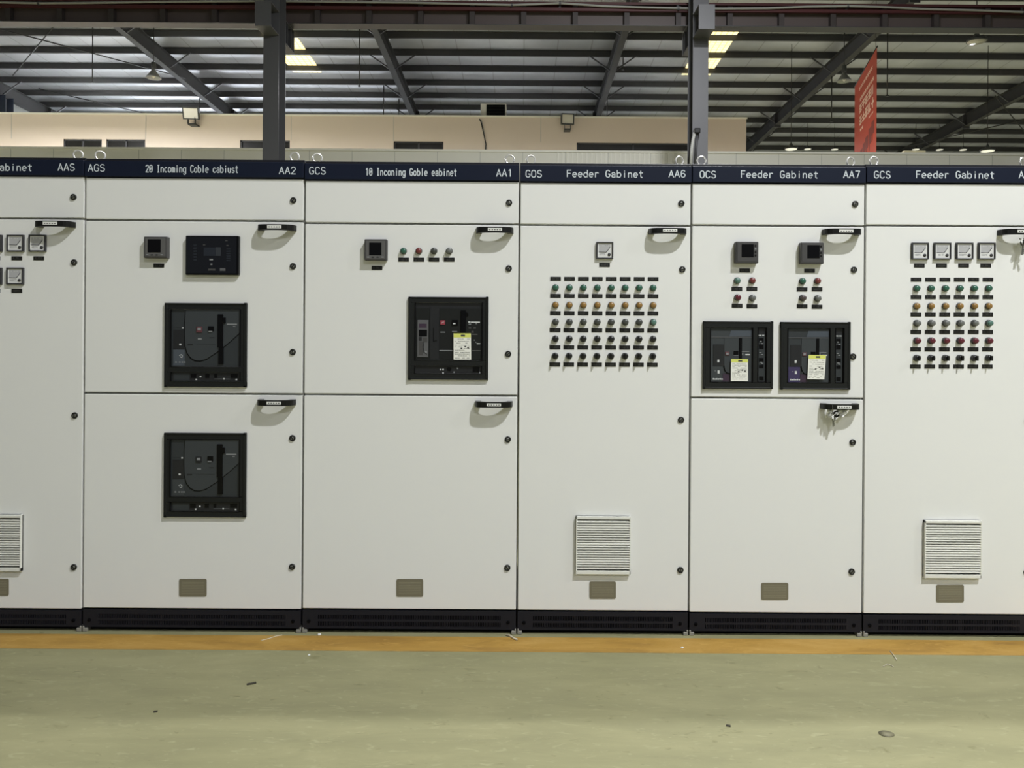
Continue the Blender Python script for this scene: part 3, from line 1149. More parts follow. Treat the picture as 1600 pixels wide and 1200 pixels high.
def nameplate(cab, x0, y0, x1, y1, seed):
    U = lambda a, c: (a, c)
    b = MB()
    c = 2.2
    poly(b, U, [(x0 + c, y0), (x1 - c, y0), (x1 - c * 0.3, y0 + c * 0.3), (x1, y0 + c), (x1, y1 - c), (x1 - c * 0.3, y1 - c * 0.3), (x1 - c, y1), (x0 + c, y1), (x0 + c * 0.3, y1 - c * 0.3), (x0, y1 - c), (x0, y0 + c), (x0 + c * 0.3, y0 + c * 0.3)], -0.0022, 0.001, PLATE)
    w, h = x1 - x0, y1 - y0
    for k in range(8):
        yy = y0 + h * (0.16 + 0.095 * k)
        rect(b, U, x0 + w * 0.09, yy, x1 - w * 0.08, yy + 0.8, -0.0026, -0.002, PLATEL)
    return build(b, 'nameplate', cab)


def eye_mesh():
    b = MB()
    b.lathe([(0.016, 0.0), (0.016, 0.004), (0.012, 0.008)], CHROME, 16, 'z')
    b.tube([(0.0205 * math.cos(a), 0, 0.0275 + 0.0205 * math.sin(a)) for a in [2 * PI * k / 28 for k in range(28)]], 0.0040, CHROME, 8, True)
    b.lathe([(0.006, 0.0), (0.006, 0.012)], CHROME, 10, 'z')
    return b.mesh('lifting_eye')


EYE = eye_mesh()

# ------------------------------------------------------------------ the row of cabinets
CABS = [
    # left, right, header top, header bottom, gap under the top door, gap between the doors, plinth top, floor, words
    dict(l=-140.0, r=130.7, ht=245.3, hb=274.8, g=341.2, mid=None, pt=951.0, fl=989.2, loc='at the far left, cut by the picture edge, with rows of square dial gauges'),
    dict(l=130.7, r=473.7, ht=248.5, hb=278.0, g=344.6, mid=615.2, pt=951.3, fl=989.2, loc='a'),
    dict(l=473.7, r=809.8, ht=252.6, hb=282.4, g=349.6, mid=617.4, pt=952.2, fl=989.8, loc='b'),
    dict(l=809.8, r=1078.5, ht=255.0, hb=285.4, g=352.2, mid=None, pt=954.3, fl=992.3, loc='c'),
    dict(l=1078.5, r=1350.0, ht=256.5, hb=286.4, g=352.7, mid=622.2, pt=957.5, fl=995.0, loc='d'),
    dict(l=1350.0, r=1621.0, ht=257.0, hb=286.6, g=353.0, mid=None, pt=959.7, fl=998.0, loc='e'),
]
LABELS = [
    'white switchgear cabinet AA5 with square dial gauges, cut off by the left photo edge',
    'white switchgear cabinet headed AA2 with two black breakers one above the other',
    'wide white switchgear cabinet headed AA1 with one black breaker and a plain lower door',
    'white feeder cabinet headed AA6 with eight columns of lamps and switches',
    'white feeder cabinet headed AA7 with two tagged breakers side by side',
    'white feeder cabinet with four dial gauges and six lamp columns, cut off at right',
]
LABELS[0] = 'white switchgear cabinet headed AAS with square dial gauges, cut off at left'
DEPTH = 1.0
ZF = {}


def text_in(hdr, cab, items, base, ch):
    for t, a, e in items:
        p, q = P(a, base), P(e, base)
        adv = (q.x - p.x) / (len(t) - 0.22)
        at = 0
        for word in t.split(' '):
            b = MB()
            xs = p.x + adv * at
            lettering(b, word, xs, xs + adv * (len(word) - 0.22), (p.z + q.z) / 2, ch, -0.0105, LETTER)
            build(b, 'lettering', hdr)
            at += len(word) + 1


GAP = 0.0045


def make_cabinet(i):
    c = CABS[i]
    xm = (c['l'] + c['r']) / 2
    x0, x1 = P(c['l'], 615).x, P(c['r'], 615).x
    zt, zh, zg = P(xm, c['ht']).z, P(xm, c['hb']).z, P(xm, c['g']).z
    zp = P(xm, c['pt']).z
    zf = 0.0
    xa, xb = x0 + GAP, x1 - GAP
    cab = empty('switchgear_cabinet', ((x0 + x1) / 2, DEPTH / 2, 0), LABELS[i], 'cabinet', 'row of white switchgear cabinets')
    # carcass
    b = MB()
    b.box(x0 + 0.002, x1 - 0.002, 0.021, DEPTH, zp - 0.004, zt - 0.02, CARC, 0.002, 1)
    b.box(x0 + 0.002, x1 - 0.002, 0.006, DEPTH, zt - 0.02, zt, ROOFCAP, 0.001, 1)
    build(b, 'carcass', cab)
    # header strip
    b = MB()
    b.box(x0 + 0.002, x1 - 0.002, -0.010, 0.021, zh + 0.002, zt - px(4.6), NAVY, 0.0022, 2)
    hdr = build(b, 'header_panel', cab)
    # doors
    b = MB()
    b.box(xa, xb, 0.0, 0.02, zg + GAP, zh - 0.003, WHITE, 0.0028, 3)
    top = build(b, 'top_door', cab)
    zm = P(xm, c['mid']).z if c['mid'] else None
    doors = []
    spans = [(zg - GAP, zm + GAP), (zm - GAP, zp + 0.002)] if zm else [(zg - GAP, zp + 0.002)]
    for za, zb in spans:
        b = MB()
        b.box(xa, xb, 0.0, 0.02, zb, za, WHITE, 0.0028, 3)
        doors.append(build(b, 'door', cab))
    # plinth with two rows of slots
    b = MB()
    pz1, pz0 = zp - 0.006, 0.021
    fx0, fx1 = x0 + 0.004, x1 - 0.004
    b.box(fx0, fx1, 0.03, DEPTH, 0.0, zp - 0.004, PLINTHHOLE)
    sA, sB = fx0 + px(23), fx1 - px(24)
    hh = pz1 - pz0
    r1 = (pz1 - hh * 0.50, pz1 - hh * 0.25)
    r2 = (pz1 - hh * 0.87, pz1 - hh * 0.62)
    for za, zb in ((r1[1], pz1), (r2[1], r1[0]), (pz0, r2[0])):
        b.box(sA, sB, 0.0, 0.006, za, zb, PLINTH)
    b.box(fx0, sA, 0.0, 0.006, pz0, pz1, PLINTH)
    b.box(sB, fx1, 0.0, 0.006, pz0, pz1, PLINTH)
    b.box(fx0, fx1, 0.006, 0.03, pz1 - 0.004, pz1, PLINTH)
    n = int((sB - sA) / px(2.6))
    st = (sB - sA) / n
    for r in (r1, r2):
        for k in range(n):
            b.box(sA + k * st, sA + k * st + st * 0.45, 0.0, 0.006, r[0], r[1], PLINTH)
    for sx in (fx0 + px(10), fx1 - px(12)):
        b.lathe([(0.008, 0.0), (0.008, -0.003), (0.004, -0.003)], PLINTHHOLE, 12, 'y', (sx, 0, pz0 + hh * 0.4))
    build(b, 'plinth', cab)
    for sx, s in ((x0 + 0.003, 1), (x1 - 0.003, -1)):
        b = MB()
        b.box(sx, sx + s * 0.022, -0.004, 0.03, 0.0, 0.017, FOOT, 0.003, 2)
        b.box(sx, sx + s * 0.007, -0.004, 0.03, 0.015, 0.026, FOOT, 0.002, 1)
        build(b, 'foot', cab)
    # lifting eyes on the roof
    return cab, hdr, top, doors


def put_lock(door, x, y, k):
    link('lock', LOCKS[k % 4], P(x, y), door)


def put_handle(door, x0, x1, y):
    p = P((x0 + x1) / 2, y)
    o = link('door_handle', HANDLE, p, door)
    return o


def put_eyes(cab, zt, xs):
    for k, (ex, rot) in enumerate(xs):
        p = P(ex, 245, 0.07)
        o = link('lifting_eye', EYE, (p.x, 0.07, zt), cab)
        o.rotation_euler.z = rot


cabs = [make_cabinet(i) for i in range(6)]
ztop = [P((c['l'] + c['r']) / 2, c['ht']).z for c in CABS]

# AAS
cab, hdr, top, doors = cabs[0]
text_in(hdr, cab, [('Feeder Gabinet', -68, 52.5), ('AAS', 93, 118.5)], 267.2, px(10.6))
put_eyes(cab, ztop[0], [(122, 0.2), (-118, 0.1)])
put_lock(top, 115, 308, 0)
for k, y in enumerate((410, 649, 886)):
    put_lock(doors[0], (116, 117, 115.5)[k], y, k + 1)
put_handle(doors[0], 58.5, 120.5, 351.5)
for x in (-8.6, 25.6, 60):
    fit_meter(cab, x, 380.3)
    fit_plate(cab, x + 0.8, 403.5)
for x in (-9, 25.2):
    fit_meter(cab, x, 431.5)
    fit_plate(cab, x + 1.2, 454.5)
louvre(cab, -49, 803, 36, 891)
nameplate(cab, -28, 904, 14, 930.5, 0)

# AA2
cab, hdr, top, doors = cabs[1]
text_in(hdr, cab, [('AGS', 140, 165.5)], 268.3, px(10.6))
text_in(hdr, cab, [('20 Incoming Coble cabiust', 229.5, 373.5)], 270, px(10.8))
text_in(hdr, cab, [('AA2', 437.5, 463)], 272.4, px(10.6))
put_eyes(cab, ztop[1], [(156.5, 0.5), (460.5, 0.0)])
put_lock(top, 458.5, 313, 1)
put_lock(doors[0], 458, 416, 1)
put_lock(doors[0], 457.5, 550, 2)
put_lock(doors[1], 457, 684.5, 3)
put_lock(doors[1], 456.5, 885.5, 0)
put_handle(doors[0], 405, 463.5, 357)
put_handle(doors[1], 404, 463, 628)
digital_meter(cab, 229.4, 370.6, 265.5, 404.2, 236, 375, 256, 395.5, False)
fit_plate(cab, 248.3, 415)
protection_relay(cab)
breaker_curved(cab, 250, 465)
breaker_curved(cab, 249, 667.7)
nameplate(cab, 280, 904.4, 323, 931.5, 1)

# AA1
cab, hdr, top, doors = cabs[2]
text_in(hdr, cab, [('GCS', 484.3, 509.5)], 272.8, px(10.6))
text_in(hdr, cab, [('10 Inconing Goble eabinet', 572, 714)], 275, px(10.8))
text_in(hdr, cab, [('AA1', 776, 800.5)], 276.2, px(10.6))
put_eyes(cab, ztop[2], [(496, 0.3), (796.5, 0.0)])
put_lock(top, 795.5, 317, 2)
put_lock(doors[0], 795, 419.5, 1)
put_lock(doors[0], 794, 553, 1)
put_lock(doors[1], 793.5, 686.5, 0)
put_lock(doors[1], 792.7, 887, 3)
put_handle(doors[0], 744.5, 802, 361)
put_handle(doors[1], 743, 800.5, 630.7)
digital_meter(cab, 571.4, 374.7, 606, 407.7, 579, 380, 598, 400, False)
fit_plate(cab, 589, 418.7)
for x, k, col in ((630.7, 'pilot_lamp', 'green'), (654.6, 'pilot_lamp', 'red'), (678.2, 'push_button', 'charcoal'), (702, 'push_button', 'grey')):
    fit_lamp(cab, x, 392.3, k, col)
    fit_plate(cab, x, 405.6)
breaker_flat(cab)
nameplate(cab, 619.5, 904.6, 661.3, 931.8, 2)

# AA6
cab, hdr, top, doors = cabs[3]
text_in(hdr, cab, [('GOS', 821.3, 846.3), ('Feeder Gabinet', 885.5, 1004.5), ('AA6', 1044.5, 1070)], 277.6, px(10.6))
put_eyes(cab, ztop[3], [(829.5, 0.3), (1061.5, 0.4)])
put_lock(top, 1064.5, 318, 0)
for k, (x, y) in enumerate(((1066, 421), (1064, 656), (1063, 890.5))):
    put_lock(doors[0], x, y, k)
put_handle(doors[0], 1013, 1072, 362.5)
fit_meter(cab, 944.7, 391.5)
fit_plate(cab, 944.6, 414)
for k in range(8):
    x = 867.9 + 21.77 * k
    s = 0.07 * k
    fit_plate(cab, x + 0.2, 435.6 + s)
    fit_lamp(cab, x, 449.4 + s, 'pilot_lamp', 'green')
    fit_plate(cab, x, 462.3 + s)
    fit_lamp(cab, x, 476.6 + s, 'pilot_lamp', 'amber')
    fit_plate(cab, x - 0.2, 489.2 + s)
    fit_lamp(cab, x, 503.0 + s, 'push_button', 'charcoal' if k < 7 else 'teal')
    fit_plate(cab, x - 0.5, 515.8 + s)
    fit_lamp(cab, x - 0.2, 529.3 + s, 'push_button', 'black')
    fit_plate(cab, x - 0.7, 542.6 + s)
    fit_lamp(cab, x - 0.6, 556 + s, 'selector_switch', 'black')
    fit_plate(cab, x - 1.0, 569.3 + s)
louvre(cab, 899.7, 805.5, 984.3, 896)
nameplate(cab, 921, 908, 962.3, 935, 3)

# AA7
cab, hdr, top, doors = cabs[4]
text_in(hdr, cab, [('OCS', 1092.7, 1117.5), ('Feeder Gabinet', 1156.5, 1277), ('AA7', 1316.5, 1341.8)], 278.6, px(10.6))
put_eyes(cab, ztop[4], [(1096, 0.1), (1329, 0.3)])
put_lock(top, 1336, 319, 2)
put_lock(doors[0], 1334, 421.5, 2)
put_lock(doors[0], 1332.6, 557, 3)
put_lock(doors[1], 1332, 691, 0)
put_lock(doors[1], 1330.5, 893, 1)
put_handle(doors[0], 1283, 1343.5, 363.5)
put_handle(doors[1], 1280.3, 1340.3, 634.2)
digital_meter(cab, 1147, 378.5, 1182, 412.3, 1155.8, 382.5, 1174.5, 403, True)
fit_plate(cab, 1163.5, 422.5)
digital_meter(cab, 1248, 379.6, 1283.3, 413.4, 1257.5, 384, 1276.5, 404.5, True)
fit_plate(cab, 1264.8, 423)
for x, y, k, col in ((1151.5, 438.6, 'pilot_lamp', 'teal'), (1175, 438.6, 'pilot_lamp', 'red'), (1151.9, 465, 'push_button', 'dark red'), (1175, 465.6, 'push_button', 'grey'),
                     (1253.3, 439.4, 'pilot_lamp', 'green'), (1276.7, 439.2, 'pilot_lamp', 'red'), (1253.4, 465.7, 'push_button', 'brown'), (1276.7, 466.4, 'push_button', 'grey')):
    fit_lamp(cab, x, y, k, col)
    fit_plate(cab, x - 0.2, y + 12.7)
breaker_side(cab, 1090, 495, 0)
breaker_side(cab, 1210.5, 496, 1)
nameplate(cab, 1189.3, 910.3, 1231.5, 937, 4)

# last cabinet
cab, hdr, top, doors = cabs[5]
text_in(hdr, cab, [('GCS', 1364, 1389.5), ('Feeder Gabinet', 1429.5, 1551.5), ('AA', 1590, 1606)], 279, px(10.6))
put_eyes(cab, ztop[5], [(1365.5, 0.2), (1598, 0.5)])
put_lock(top, 1607, 319.5, 0)
for k, y in enumerate((422, 658, 894)):
    put_lock(doors[0], 1606 - k, y, k)
put_handle(doors[0], 1557.5, 1617, 364)
for x in (1436.5, 1471.2, 1505.7, 1540.2):
    fit_meter(cab, x, 392.5)
    fit_plate(cab, x - 0.2, 415)
for k in range(6):
    x = 1431.4 + 22.44 * k
    fit_plate(cab, x, 436.9)
    fit_lamp(cab, x, 450.6, 'pilot_lamp', 'green')
    fit_plate(cab, x - 0.1, 464.2)
    fit_lamp(cab, x, 478.3, 'pilot_lamp', 'amber')
    fit_plate(cab, x - 0.4, 491.4)
    fit_lamp(cab, x + 0.3, 505, 'push_button', 'grey' if k < 5 else 'teal')
    fit_plate(cab, x - 0.6, 518.7)
    fit_lamp(cab, x + 0.2, 532.3, 'push_button', 'dark red')
    fit_plate(cab, x - 0.9, 545.7)
    fit_lamp(cab, x, 559.3, 'selector_switch', 'black')
    fit_plate(cab, x - 1.2, 572.6)
louvre(cab, 1442.3, 812, 1530, 902)
nameplate(cab, 1462.7, 913.7, 1505.7, 941, 5)


# ------------------------------------------------------------------ paper tags hung on the breakers
def paper_tag(label, quad, split, seed, y=-0.0165):
    """quad: four picture corners tl, tr, br, bl"""
    T = [P(*q, y) for q in quad]

    def at(u, v):
        a = T[0].lerp(T[1], u)
        c = T[3].lerp(T[2], u)
        q = a.lerp(c, v)
        return (q.x, q.z)

    def patch(b, u0, v0, u1, v1, y0, y1, m):
        b.prism([at(u0, v0), at(u1, v0), at(u1, v1), at(u0, v1)], y0, y1, m)
    b = MB()
    patch(b, 0, 0, 1, 1, y, y + 0.0012, TAGW)
    o = build(b, 'inspection_tag')
    tag(o, label, 'tag', 'paper inspection tags on the breakers')
    b = MB()
    patch(b, 0.01, 0.0, 0.99, split, y - 0.0005, y, TAGY)
    patch(b, 0.42, split * 0.3, 0.66, split * 0.75, y - 0.0007, y, TAGD)
    build(b, 'yellow_heading', o)
    rnd = random.Random(seed)
    b = MB()
    v = split + 0.05
    while v < 0.94:
        u = 0.08
        dark = rnd.random() < 0.35
        while u < 0.9:
            w = rnd.uniform(0.04, 0.16)
            if rnd.random() < 0.75:
                patch(b, u, v, min(u + w, 0.92), v + 0.018, y - 0.0005, y, TAGK)
            u += w + 0.02
        v += rnd.uniform(0.05, 0.085)
    for u, v in ((0.62, 0.48), (0.78, 0.52), (0.4, 0.55)):
        patch(b, u, v, u + 0.1, v + 0.05, y - 0.0006, y, TAGD)
    build(b, 'printed_text', o)
    return o


paper_tag('white paper tag with yellow heading hanging on the AA1 breaker', [(708.6, 520.8), (735.8, 520.8), (736.2, 562), (708.8, 562)], 0.16, 1)
paper_tag('paper tag with thin yellow heading on the left AA7 breaker', [(1142.2, 561), (1168.8, 561.2), (1168.8, 595.5), (1142, 595.5)], 0.15, 2, -0.0145)
paper_tag('slightly tilted paper tag on the right AA7 breaker', [(1263.5, 554.3), (1290.8, 554.8), (1288, 593), (1261.5, 592.4)], 0.16, 3, -0.0145)


# ------------------------------------------------------------------ key bunches on two handles
def key(o, top, ang, length, off):
    """flat key hanging from a point: round bow with a hole, blade with cuts"""
    c, s = math.cos(ang), math.sin(ang)

    def w(a, e):
        return (top[0] + a * c + e * s, top[2] - e * c + a * s)
    b = MB()
    R = 0.011
    ring = [(R * math.cos(2 * PI * k / 20), R + R * math.sin(2 * PI * k / 20)) for k in range(21)]
    b.stroke([w(a, e) for a, e in ring], 0.0065, top[1] - 0.001, top[1] + 0.001, KEYM)
    b.stroke([w(0, 2 * R), w(0, length)], 0.007, top[1] - 0.001, top[1] + 0.001, KEYM)
    for k in range(3):
        e = length - 0.006 - k * 0.008
        b.stroke([w(0.003, e), w(0.0055, e + 0.003)], 0.004, top[1] - 0.001, top[1] + 0.001, KEYM)
    build(b, 'key', o)


def film(o, px0, px1, py0, py1, y, seed, n=9):
    """crumpled strip of thin white plastic"""
    rnd = random.Random(seed)
    a, c = P(px0, py0, y), P(px1, py1, y)
    vs, fs = [], []
    for i in range(n):
        for j in range(n):
            u, v = i / (n - 1), j / (n - 1)
            pinch = 1 - 0.55 * v ** 2
            x = (a.x + c.x) / 2 + (u - 0.5) * (c.x - a.x) * pinch + rnd.uniform(-1, 1) * 0.003
            z = a.z + (c.z - a.z) * v + rnd.uniform(-1, 1) * 0.003
            yy = y + 0.010 * math.sin(u * 9 + v * 5 + seed) * (0.4 + v) + rnd.uniform(-1, 1) * 0.004
            vs.append((x, yy, z))
    for i in range(n - 1):
        for j in range(n - 1):
            fs.append((i * n + j, i * n + j + 1, (i + 1) * n + j + 1, (i + 1) * n + j))
    b = MB()
    b.raw(vs, fs, PLASTIC, True)
    q = build(b, 'plastic_film', o)
    sm = q.modifiers.new('thickness', 'SOLIDIFY')
    sm.thickness = 0.0008
    return q


def loop(o, cx, cy, y, r, rz):
    p = P(cx, cy, y)
    b = MB()
    b.tube([(p.x + r * math.cos(a) * math.cos(rz), p.y + r * math.cos(a) * math.sin(rz), p.z + r * math.sin(a)) for a in [2 * PI * k / 20 for k in range(20)]], 0.0011, KEYM, 6, True)
    build(b, 'key_ring', o)


hp = P(1305, 638, -0.045)
kb = empty('key_bunch', hp, 'keys wrapped in white plastic film hanging on the lower AA7 door handle', 'keys')
loop(kb, 1301, 638.5, -0.050, 0.017, 1.2)
film(kb, 1290, 1303, 639, 653, -0.040, 3)
film(kb, 1307, 1324, 639, 652, -0.036, 8)
film(kb, 1297, 1309, 646, 656, -0.036, 12)
key(kb, P(1300, 645, -0.036), 0.10, 0.060, 0)
key(kb, P(1308, 643, -0.042), -0.25, 0.040, 0)
hp = P(1598, 374, -0.045)
kb = empty('key_bunch', hp, 'keys hanging on the handle of the right-hand feeder cabinet beside four gauges', 'keys')
loop(kb, 1601, 371, -0.052, 0.018, 0.9)
film(kb, 1594, 1607, 372, 386, -0.042, 21)
key(kb, P(1599.5, 376, -0.040), -0.12, 0.062, 0)
key(kb, P(1603, 376, -0.048), 0.2, 0.058, 0)


# ------------------------------------------------------------------ hall fittings in the background
def bell_lamp(x, y, d, top_y, label, r=0.23):
    """old high bay lamp: gear box over a bell reflector, on a rod from the roof"""
    p = Q(x, y, d)
    o = empty('high_bay_lamp', p, label, 'lamp', 'high bay lamps under the roof')
    b = MB()
    b.lathe([(0.03, 0.30), (0.07, 0.29), (0.075, 0.12), (0.05, 0.06)], LAMPK, 14, 'z', p)
    build(b, 'gear_housing', o)
    b = MB()
    b.lathe([(0.05, 0.07), (0.09, 0.0), (0.16, -0.10), (r, -0.20), (r - 0.012, -0.20), (0.145, -0.10), (0.07, 0.0)], LAMPG, 20, 'z', p)
    build(b, 'reflector', o)
    b = MB()
    b.lathe([(0.03, 0.0), (0.055, -0.08), (0.055, -0.16), (0.0, -0.22)], GLASSY, 12, 'z', p)
    build(b, 'bulb', o)
    zt = roof_z(d) - 0.005
    b = MB()
    b.tube([(p.x, p.y, p.z + 0.29), (p.x, p.y, zt)], 0.014, CORD, 6)
    build(b, 'rod', o)
    return o


def disc_lamp(x, y, d, r, label, rod=True, lit=True):
    """flat LED high bay lamp: finned cone over a round lens"""
    p = Q(x, y, d)
    o = empty('high_bay_lamp', p, label, 'lamp', 'high bay lamps under the roof')
    b = MB()
    b.lathe([(0.015, r * 1.05), (0.05, r * 0.8), (r * 0.42, r * 0.32), (r * 0.9, r * 0.16), (r, 0.06), (r, 0.0)], LAMPK, 20, 'z', p)
    build(b, 'housing', o)
    b = MB()
    b.lathe([(r * 0.9, 0.002), (r * 0.88, -0.015), (0.0, -0.03)], LAMPW if lit else GLASSY, 20, 'z', p)
    build(b, 'lens', o)
    if rod:
        b = MB()
        b.tube([(p.x, p.y, p.z + r * 1.0), (p.x, p.y, roof_z(d) - 0.005)], 0.013, CORD, 6)
        build(b, 'rod', o)
    return o


bell_lamp(240, 112, 24.0, 72, 'grey bell high bay lamp hanging beside the leftmost sloping rafter')
bell_lamp(1319, 117, 24.0, 80, 'grey bell high bay lamp hanging beside the red banner')
bell_lamp(971, 121, 33.0, 105, 'small dim bell high bay lamp beside the central right rafter', 0.16)
disc_lamp(1526, 65, 17.0, 0.21, 'flat disc high bay lamp at the top right under the girder', True, False)
disc_lamp(1236, 233, 27.0, 0.22, 'disc high bay lamp on a long rod above the partition, nearest the beige block')
disc_lamp(1543, 236, 27.0, 0.24, 'disc high bay lamp on a long rod above the partition, far right')
for k, (x, y) in enumerate(((1262, 233), (1304, 233.5), (1431, 233.5), (1468, 234), (1505, 234))):
    disc_lamp(x, y, 36.0, 0.17, ('tiny lit disc lamp just right of the long-rod lamp by the beige block', 'tiny lit disc lamp just left of the red banner', 'tiny lit disc lamp directly above the cream strip on the partition',
                                 'tiny lit disc lamp, first one right of the cream strip', 'tiny lit disc lamp, last one left of the far right long-rod lamp')[k], True)


def floodlight(x, y, d, w, h, label, tilt):
    p = Q(x, y, d)
    o = empty('floodlight', p, label, 'floodlight', 'floodlights on the beige wall')
    b = MB()
    W, Hh = w / 2, h / 2
    b.box(-W, W, 0.0, 0.12, -Hh, Hh, LAMPK, 0.015, 2)
    for (a, e, c, f) in ((-W, W, Hh - 0.035, Hh), (-W, W, -Hh, -Hh + 0.035), (-W, -W + 0.035, -Hh, Hh), (W - 0.035, W, -Hh, Hh)):
        b.box(a, e, -0.03, 0.0, c, f, LAMPK, 0.004, 1)
    hs = link('housing', b.mesh('housing'), p, o)
    hs.rotation_euler = (tilt, 0, 0.12)
    b = MB()
    b.box(-W + 0.035, W - 0.035, -0.012, 0.0, -Hh + 0.035, Hh - 0.035, GLASSY)
    g = bpy.data.objects.new('glass', b.mesh('glass'))
    COL.objects.link(g)
    g.parent = hs
    b = MB()
    b.box(p.x - W * 0.5, p.x + W * 0.5, p.y + 0.08, yu, p.z - Hh - 0.16, p.z - Hh - 0.11, LAMPK)
    b.box(p.x - W * 0.5, p.x - W * 0.42, p.y + 0.04, p.y + 0.12, p.z - Hh - 0.14, p.z, LAMPK)
    b.box(p.x + W * 0.42, p.x + W * 0.5, p.y + 0.04, p.y + 0.12, p.z - Hh - 0.14, p.z, LAMPK)
    build(b, 'bracket', o)


floodlight(298, 177, 25.6, 0.52, 0.40, 'grey floodlight on the beige wall, between the dark windows at left', 0.35)
floodlight(887, 186, 25.6, 0.44, 0.36, 'small square floodlight on the beige wall above the long window', 0.12)

# black box standing on the beige block
p0, p1 = Q(751, 161.5, 26.3), Q(791, 186, 26.3)
b = MB()
b.box(p0.x, p1.x, p0.y, p0.y + 0.6, zu + 0.001, p0.z, PARTC, 0.01, 1)
o = build(b, 'ventilation_box')
tag(o, 'pale box with a black opening standing on the beige block', 'vent')
b = MB()
q0, q1 = Q(760, 163.5, 26.3), Q(789, 185, 26.3)
b.box(q0.x, q1.x, p0.y - 0.02, p0.y, q1.z + 0.02, q0.z, SHINY)
for k in range(4):
    z = q1.z + 0.02 + (q0.z - q1.z - 0.02) * (k + 0.5) / 4
    b.box(q0.x, q1.x, p0.y - 0.03, p0.y - 0.02, z - 0.008, z + 0.008, BLACK)
build(b, 'opening', o)

b = MB()
b.tube([Q(749, 186, 25.978), Q(752, 192, 25.978), Q(755, 205, 25.978), Q(759, 225, 25.978), Q(758, 250, 25.978)], 0.018, CORD, 6)
b.tube([Q(751, 186, 25.978), Q(754, 193, 25.978), Q(757, 212, 25.978), Q(760, 235, 25.978), Q(760, 250, 25.978)], 0.012, PIPE, 6)
tag(build(b, 'cable'), 'thin cables hanging down the beige wall below the black box', 'cable')

# cable looping along the crane girder
pts = [(-60, 3), (0, 3.5), (60, 5), (130, 4.5), (230, 3), (330, 2), (430, 1.5), (530, 3), (640, 4), (740, 6.5), (800, 7.8), (840, 6.5), (875, 5), (905, 7), (940, 9.5), (1000, 11.5), (1060, 13),
       (1130, 13.5), (1200, 13), (1260, 10.5), (1325, 9.5), (1380, 11), (1440, 14), (1520, 16), (1600, 19), (1680, 22)]
b = MB()
b.tube([Q(x, y, 14.79) for x, y in pts], 0.022, PIPE, 8)
for k in (2, 6, 10, 12, 16, 20, 24):
    p = Q(*pts[k], 14.79)
    b.box(p.x - 0.02, p.x + 0.02, p.y - 0.02, gy - 0.13, p.z - 0.03, p.z + 0.03, STEELD)
    b.box(p.x - 0.02, p.x + 0.02, gy - 0.15, gy - 0.13, min(p.z - 0.03, ZB + 0.30), max(p.z + 0.03, ZB + 0.41), STEELD)
tag(build(b, 'cable'), 'pale wavy cable running along the crane girder at the top', 'cable')

# thin drop rods below the roof
RODS = [(145, 30, 128, 26, 'thin drop rod below the roof at far left, left of the bell lamp'), (562, 36, 134, 26, 'thin drop rod left of the central left rafter, hanging free'),
        (600, 98, 184, 31, 'thin drop rod passing the central left rafter, left one of two close together'), (624, 52, 184, 33, 'thin drop rod passing the central left rafter, right one of two close together'),
        (974, 46, 108, 28, 'short thin drop rod at the top of the central right rafter'), (949, 105, 186, 31, 'thin drop rod below the central right rafter, ending behind the beige block'),
        (1300, 98, 189, 28, 'thin drop rod between the bell lamp and the sloping right rafter'), (1387, 44, 149, 24, 'thin drop rod right of the red banner, hanging free'),
        (312, 138, 178, 33, 'short thin drop rod behind the left floodlight')]
for x, ya_, yb_, d, lab in RODS:
    p, q = Q(x, ya_, d), Q(x, yb_, d)
    b = MB()
    b.tube([(p.x, p.y, roof_z(d) - 0.005), (p.x, p.y, q.z)], 0.02, CORD, 6)
    b.box(p.x - 0.04, p.x + 0.04, p.y - 0.04, p.y + 0.04, q.z - 0.03, q.z, CORD)
    tag(build(b, 'drop_rod'), lab, 'rod', 'thin drop rods below the roof')

# bracing rods under the roof
for k, (a, e, da, db, lab) in enumerate((((0, 45), (290, 122), 25.3, 28.6, 'long diagonal bracing rod below the roof at upper left, falling to the bell lamp'),
                                     ((90, 34), (20, 118), 24.7, 29.0, 'short steep bracing rod at far left crossing the long diagonal rod'),
                                     ((60, 138.5), (230, 178), 31.72, 33.6, 'low bracing rod just above the beige block at left'),
                                     ((1555, 150), (1625, 235), 29.0, 33.0, 'steep bracing rod at the far right edge below the rafter'),
                                     ((1420, 228), (1640, 178), 33.0, 29.0, 'long shallow bracing rod at the far right above the partition'))):
    b = MB()
    b.tube([Q(*a, da), Q(*e, db)], 0.022, CORD, 6)
    tag(build(b, 'bracing_rod'), lab, 'rod', 'bracing rods below the roof')

# red banner hung edge-on
tr, tl = Q(1370, 95, 20.0), Q(1336, 117, 23.3)
zb_ = min(Q(1366, 250, 20.0).z, Q(1335, 250, 23.3).z)
du_ = (Vector((tr.x, tr.y, 0)) - Vector((tl.x, tl.y, 0)))
LW = du_.length
ux = du_.normalized()
nz = Vector((ux.y, -ux.x, 0))
zt_ = (tr.z + tl.z) / 2
HB = zt_ - zb_


def ban(u, v, off=0.0):
    return Vector((tl.x, tl.y, 0)) + ux * (u * LW) + nz * off + Vector((0, 0, zt_ - v * HB))


def bpatch(b, u0, v0, u1, v1, o0, o1, m):
    vs = [ban(u, v, o) for o in (o0, o1) for u, v in ((u0, v0), (u1, v0), (u1, v1), (u0, v1))]
    b.raw(vs, [(0, 1, 2, 3), (7, 6, 5, 4), (0, 4, 5, 1), (1, 5, 6, 2), (2, 6, 7, 3), (3, 7, 4, 0)], m)


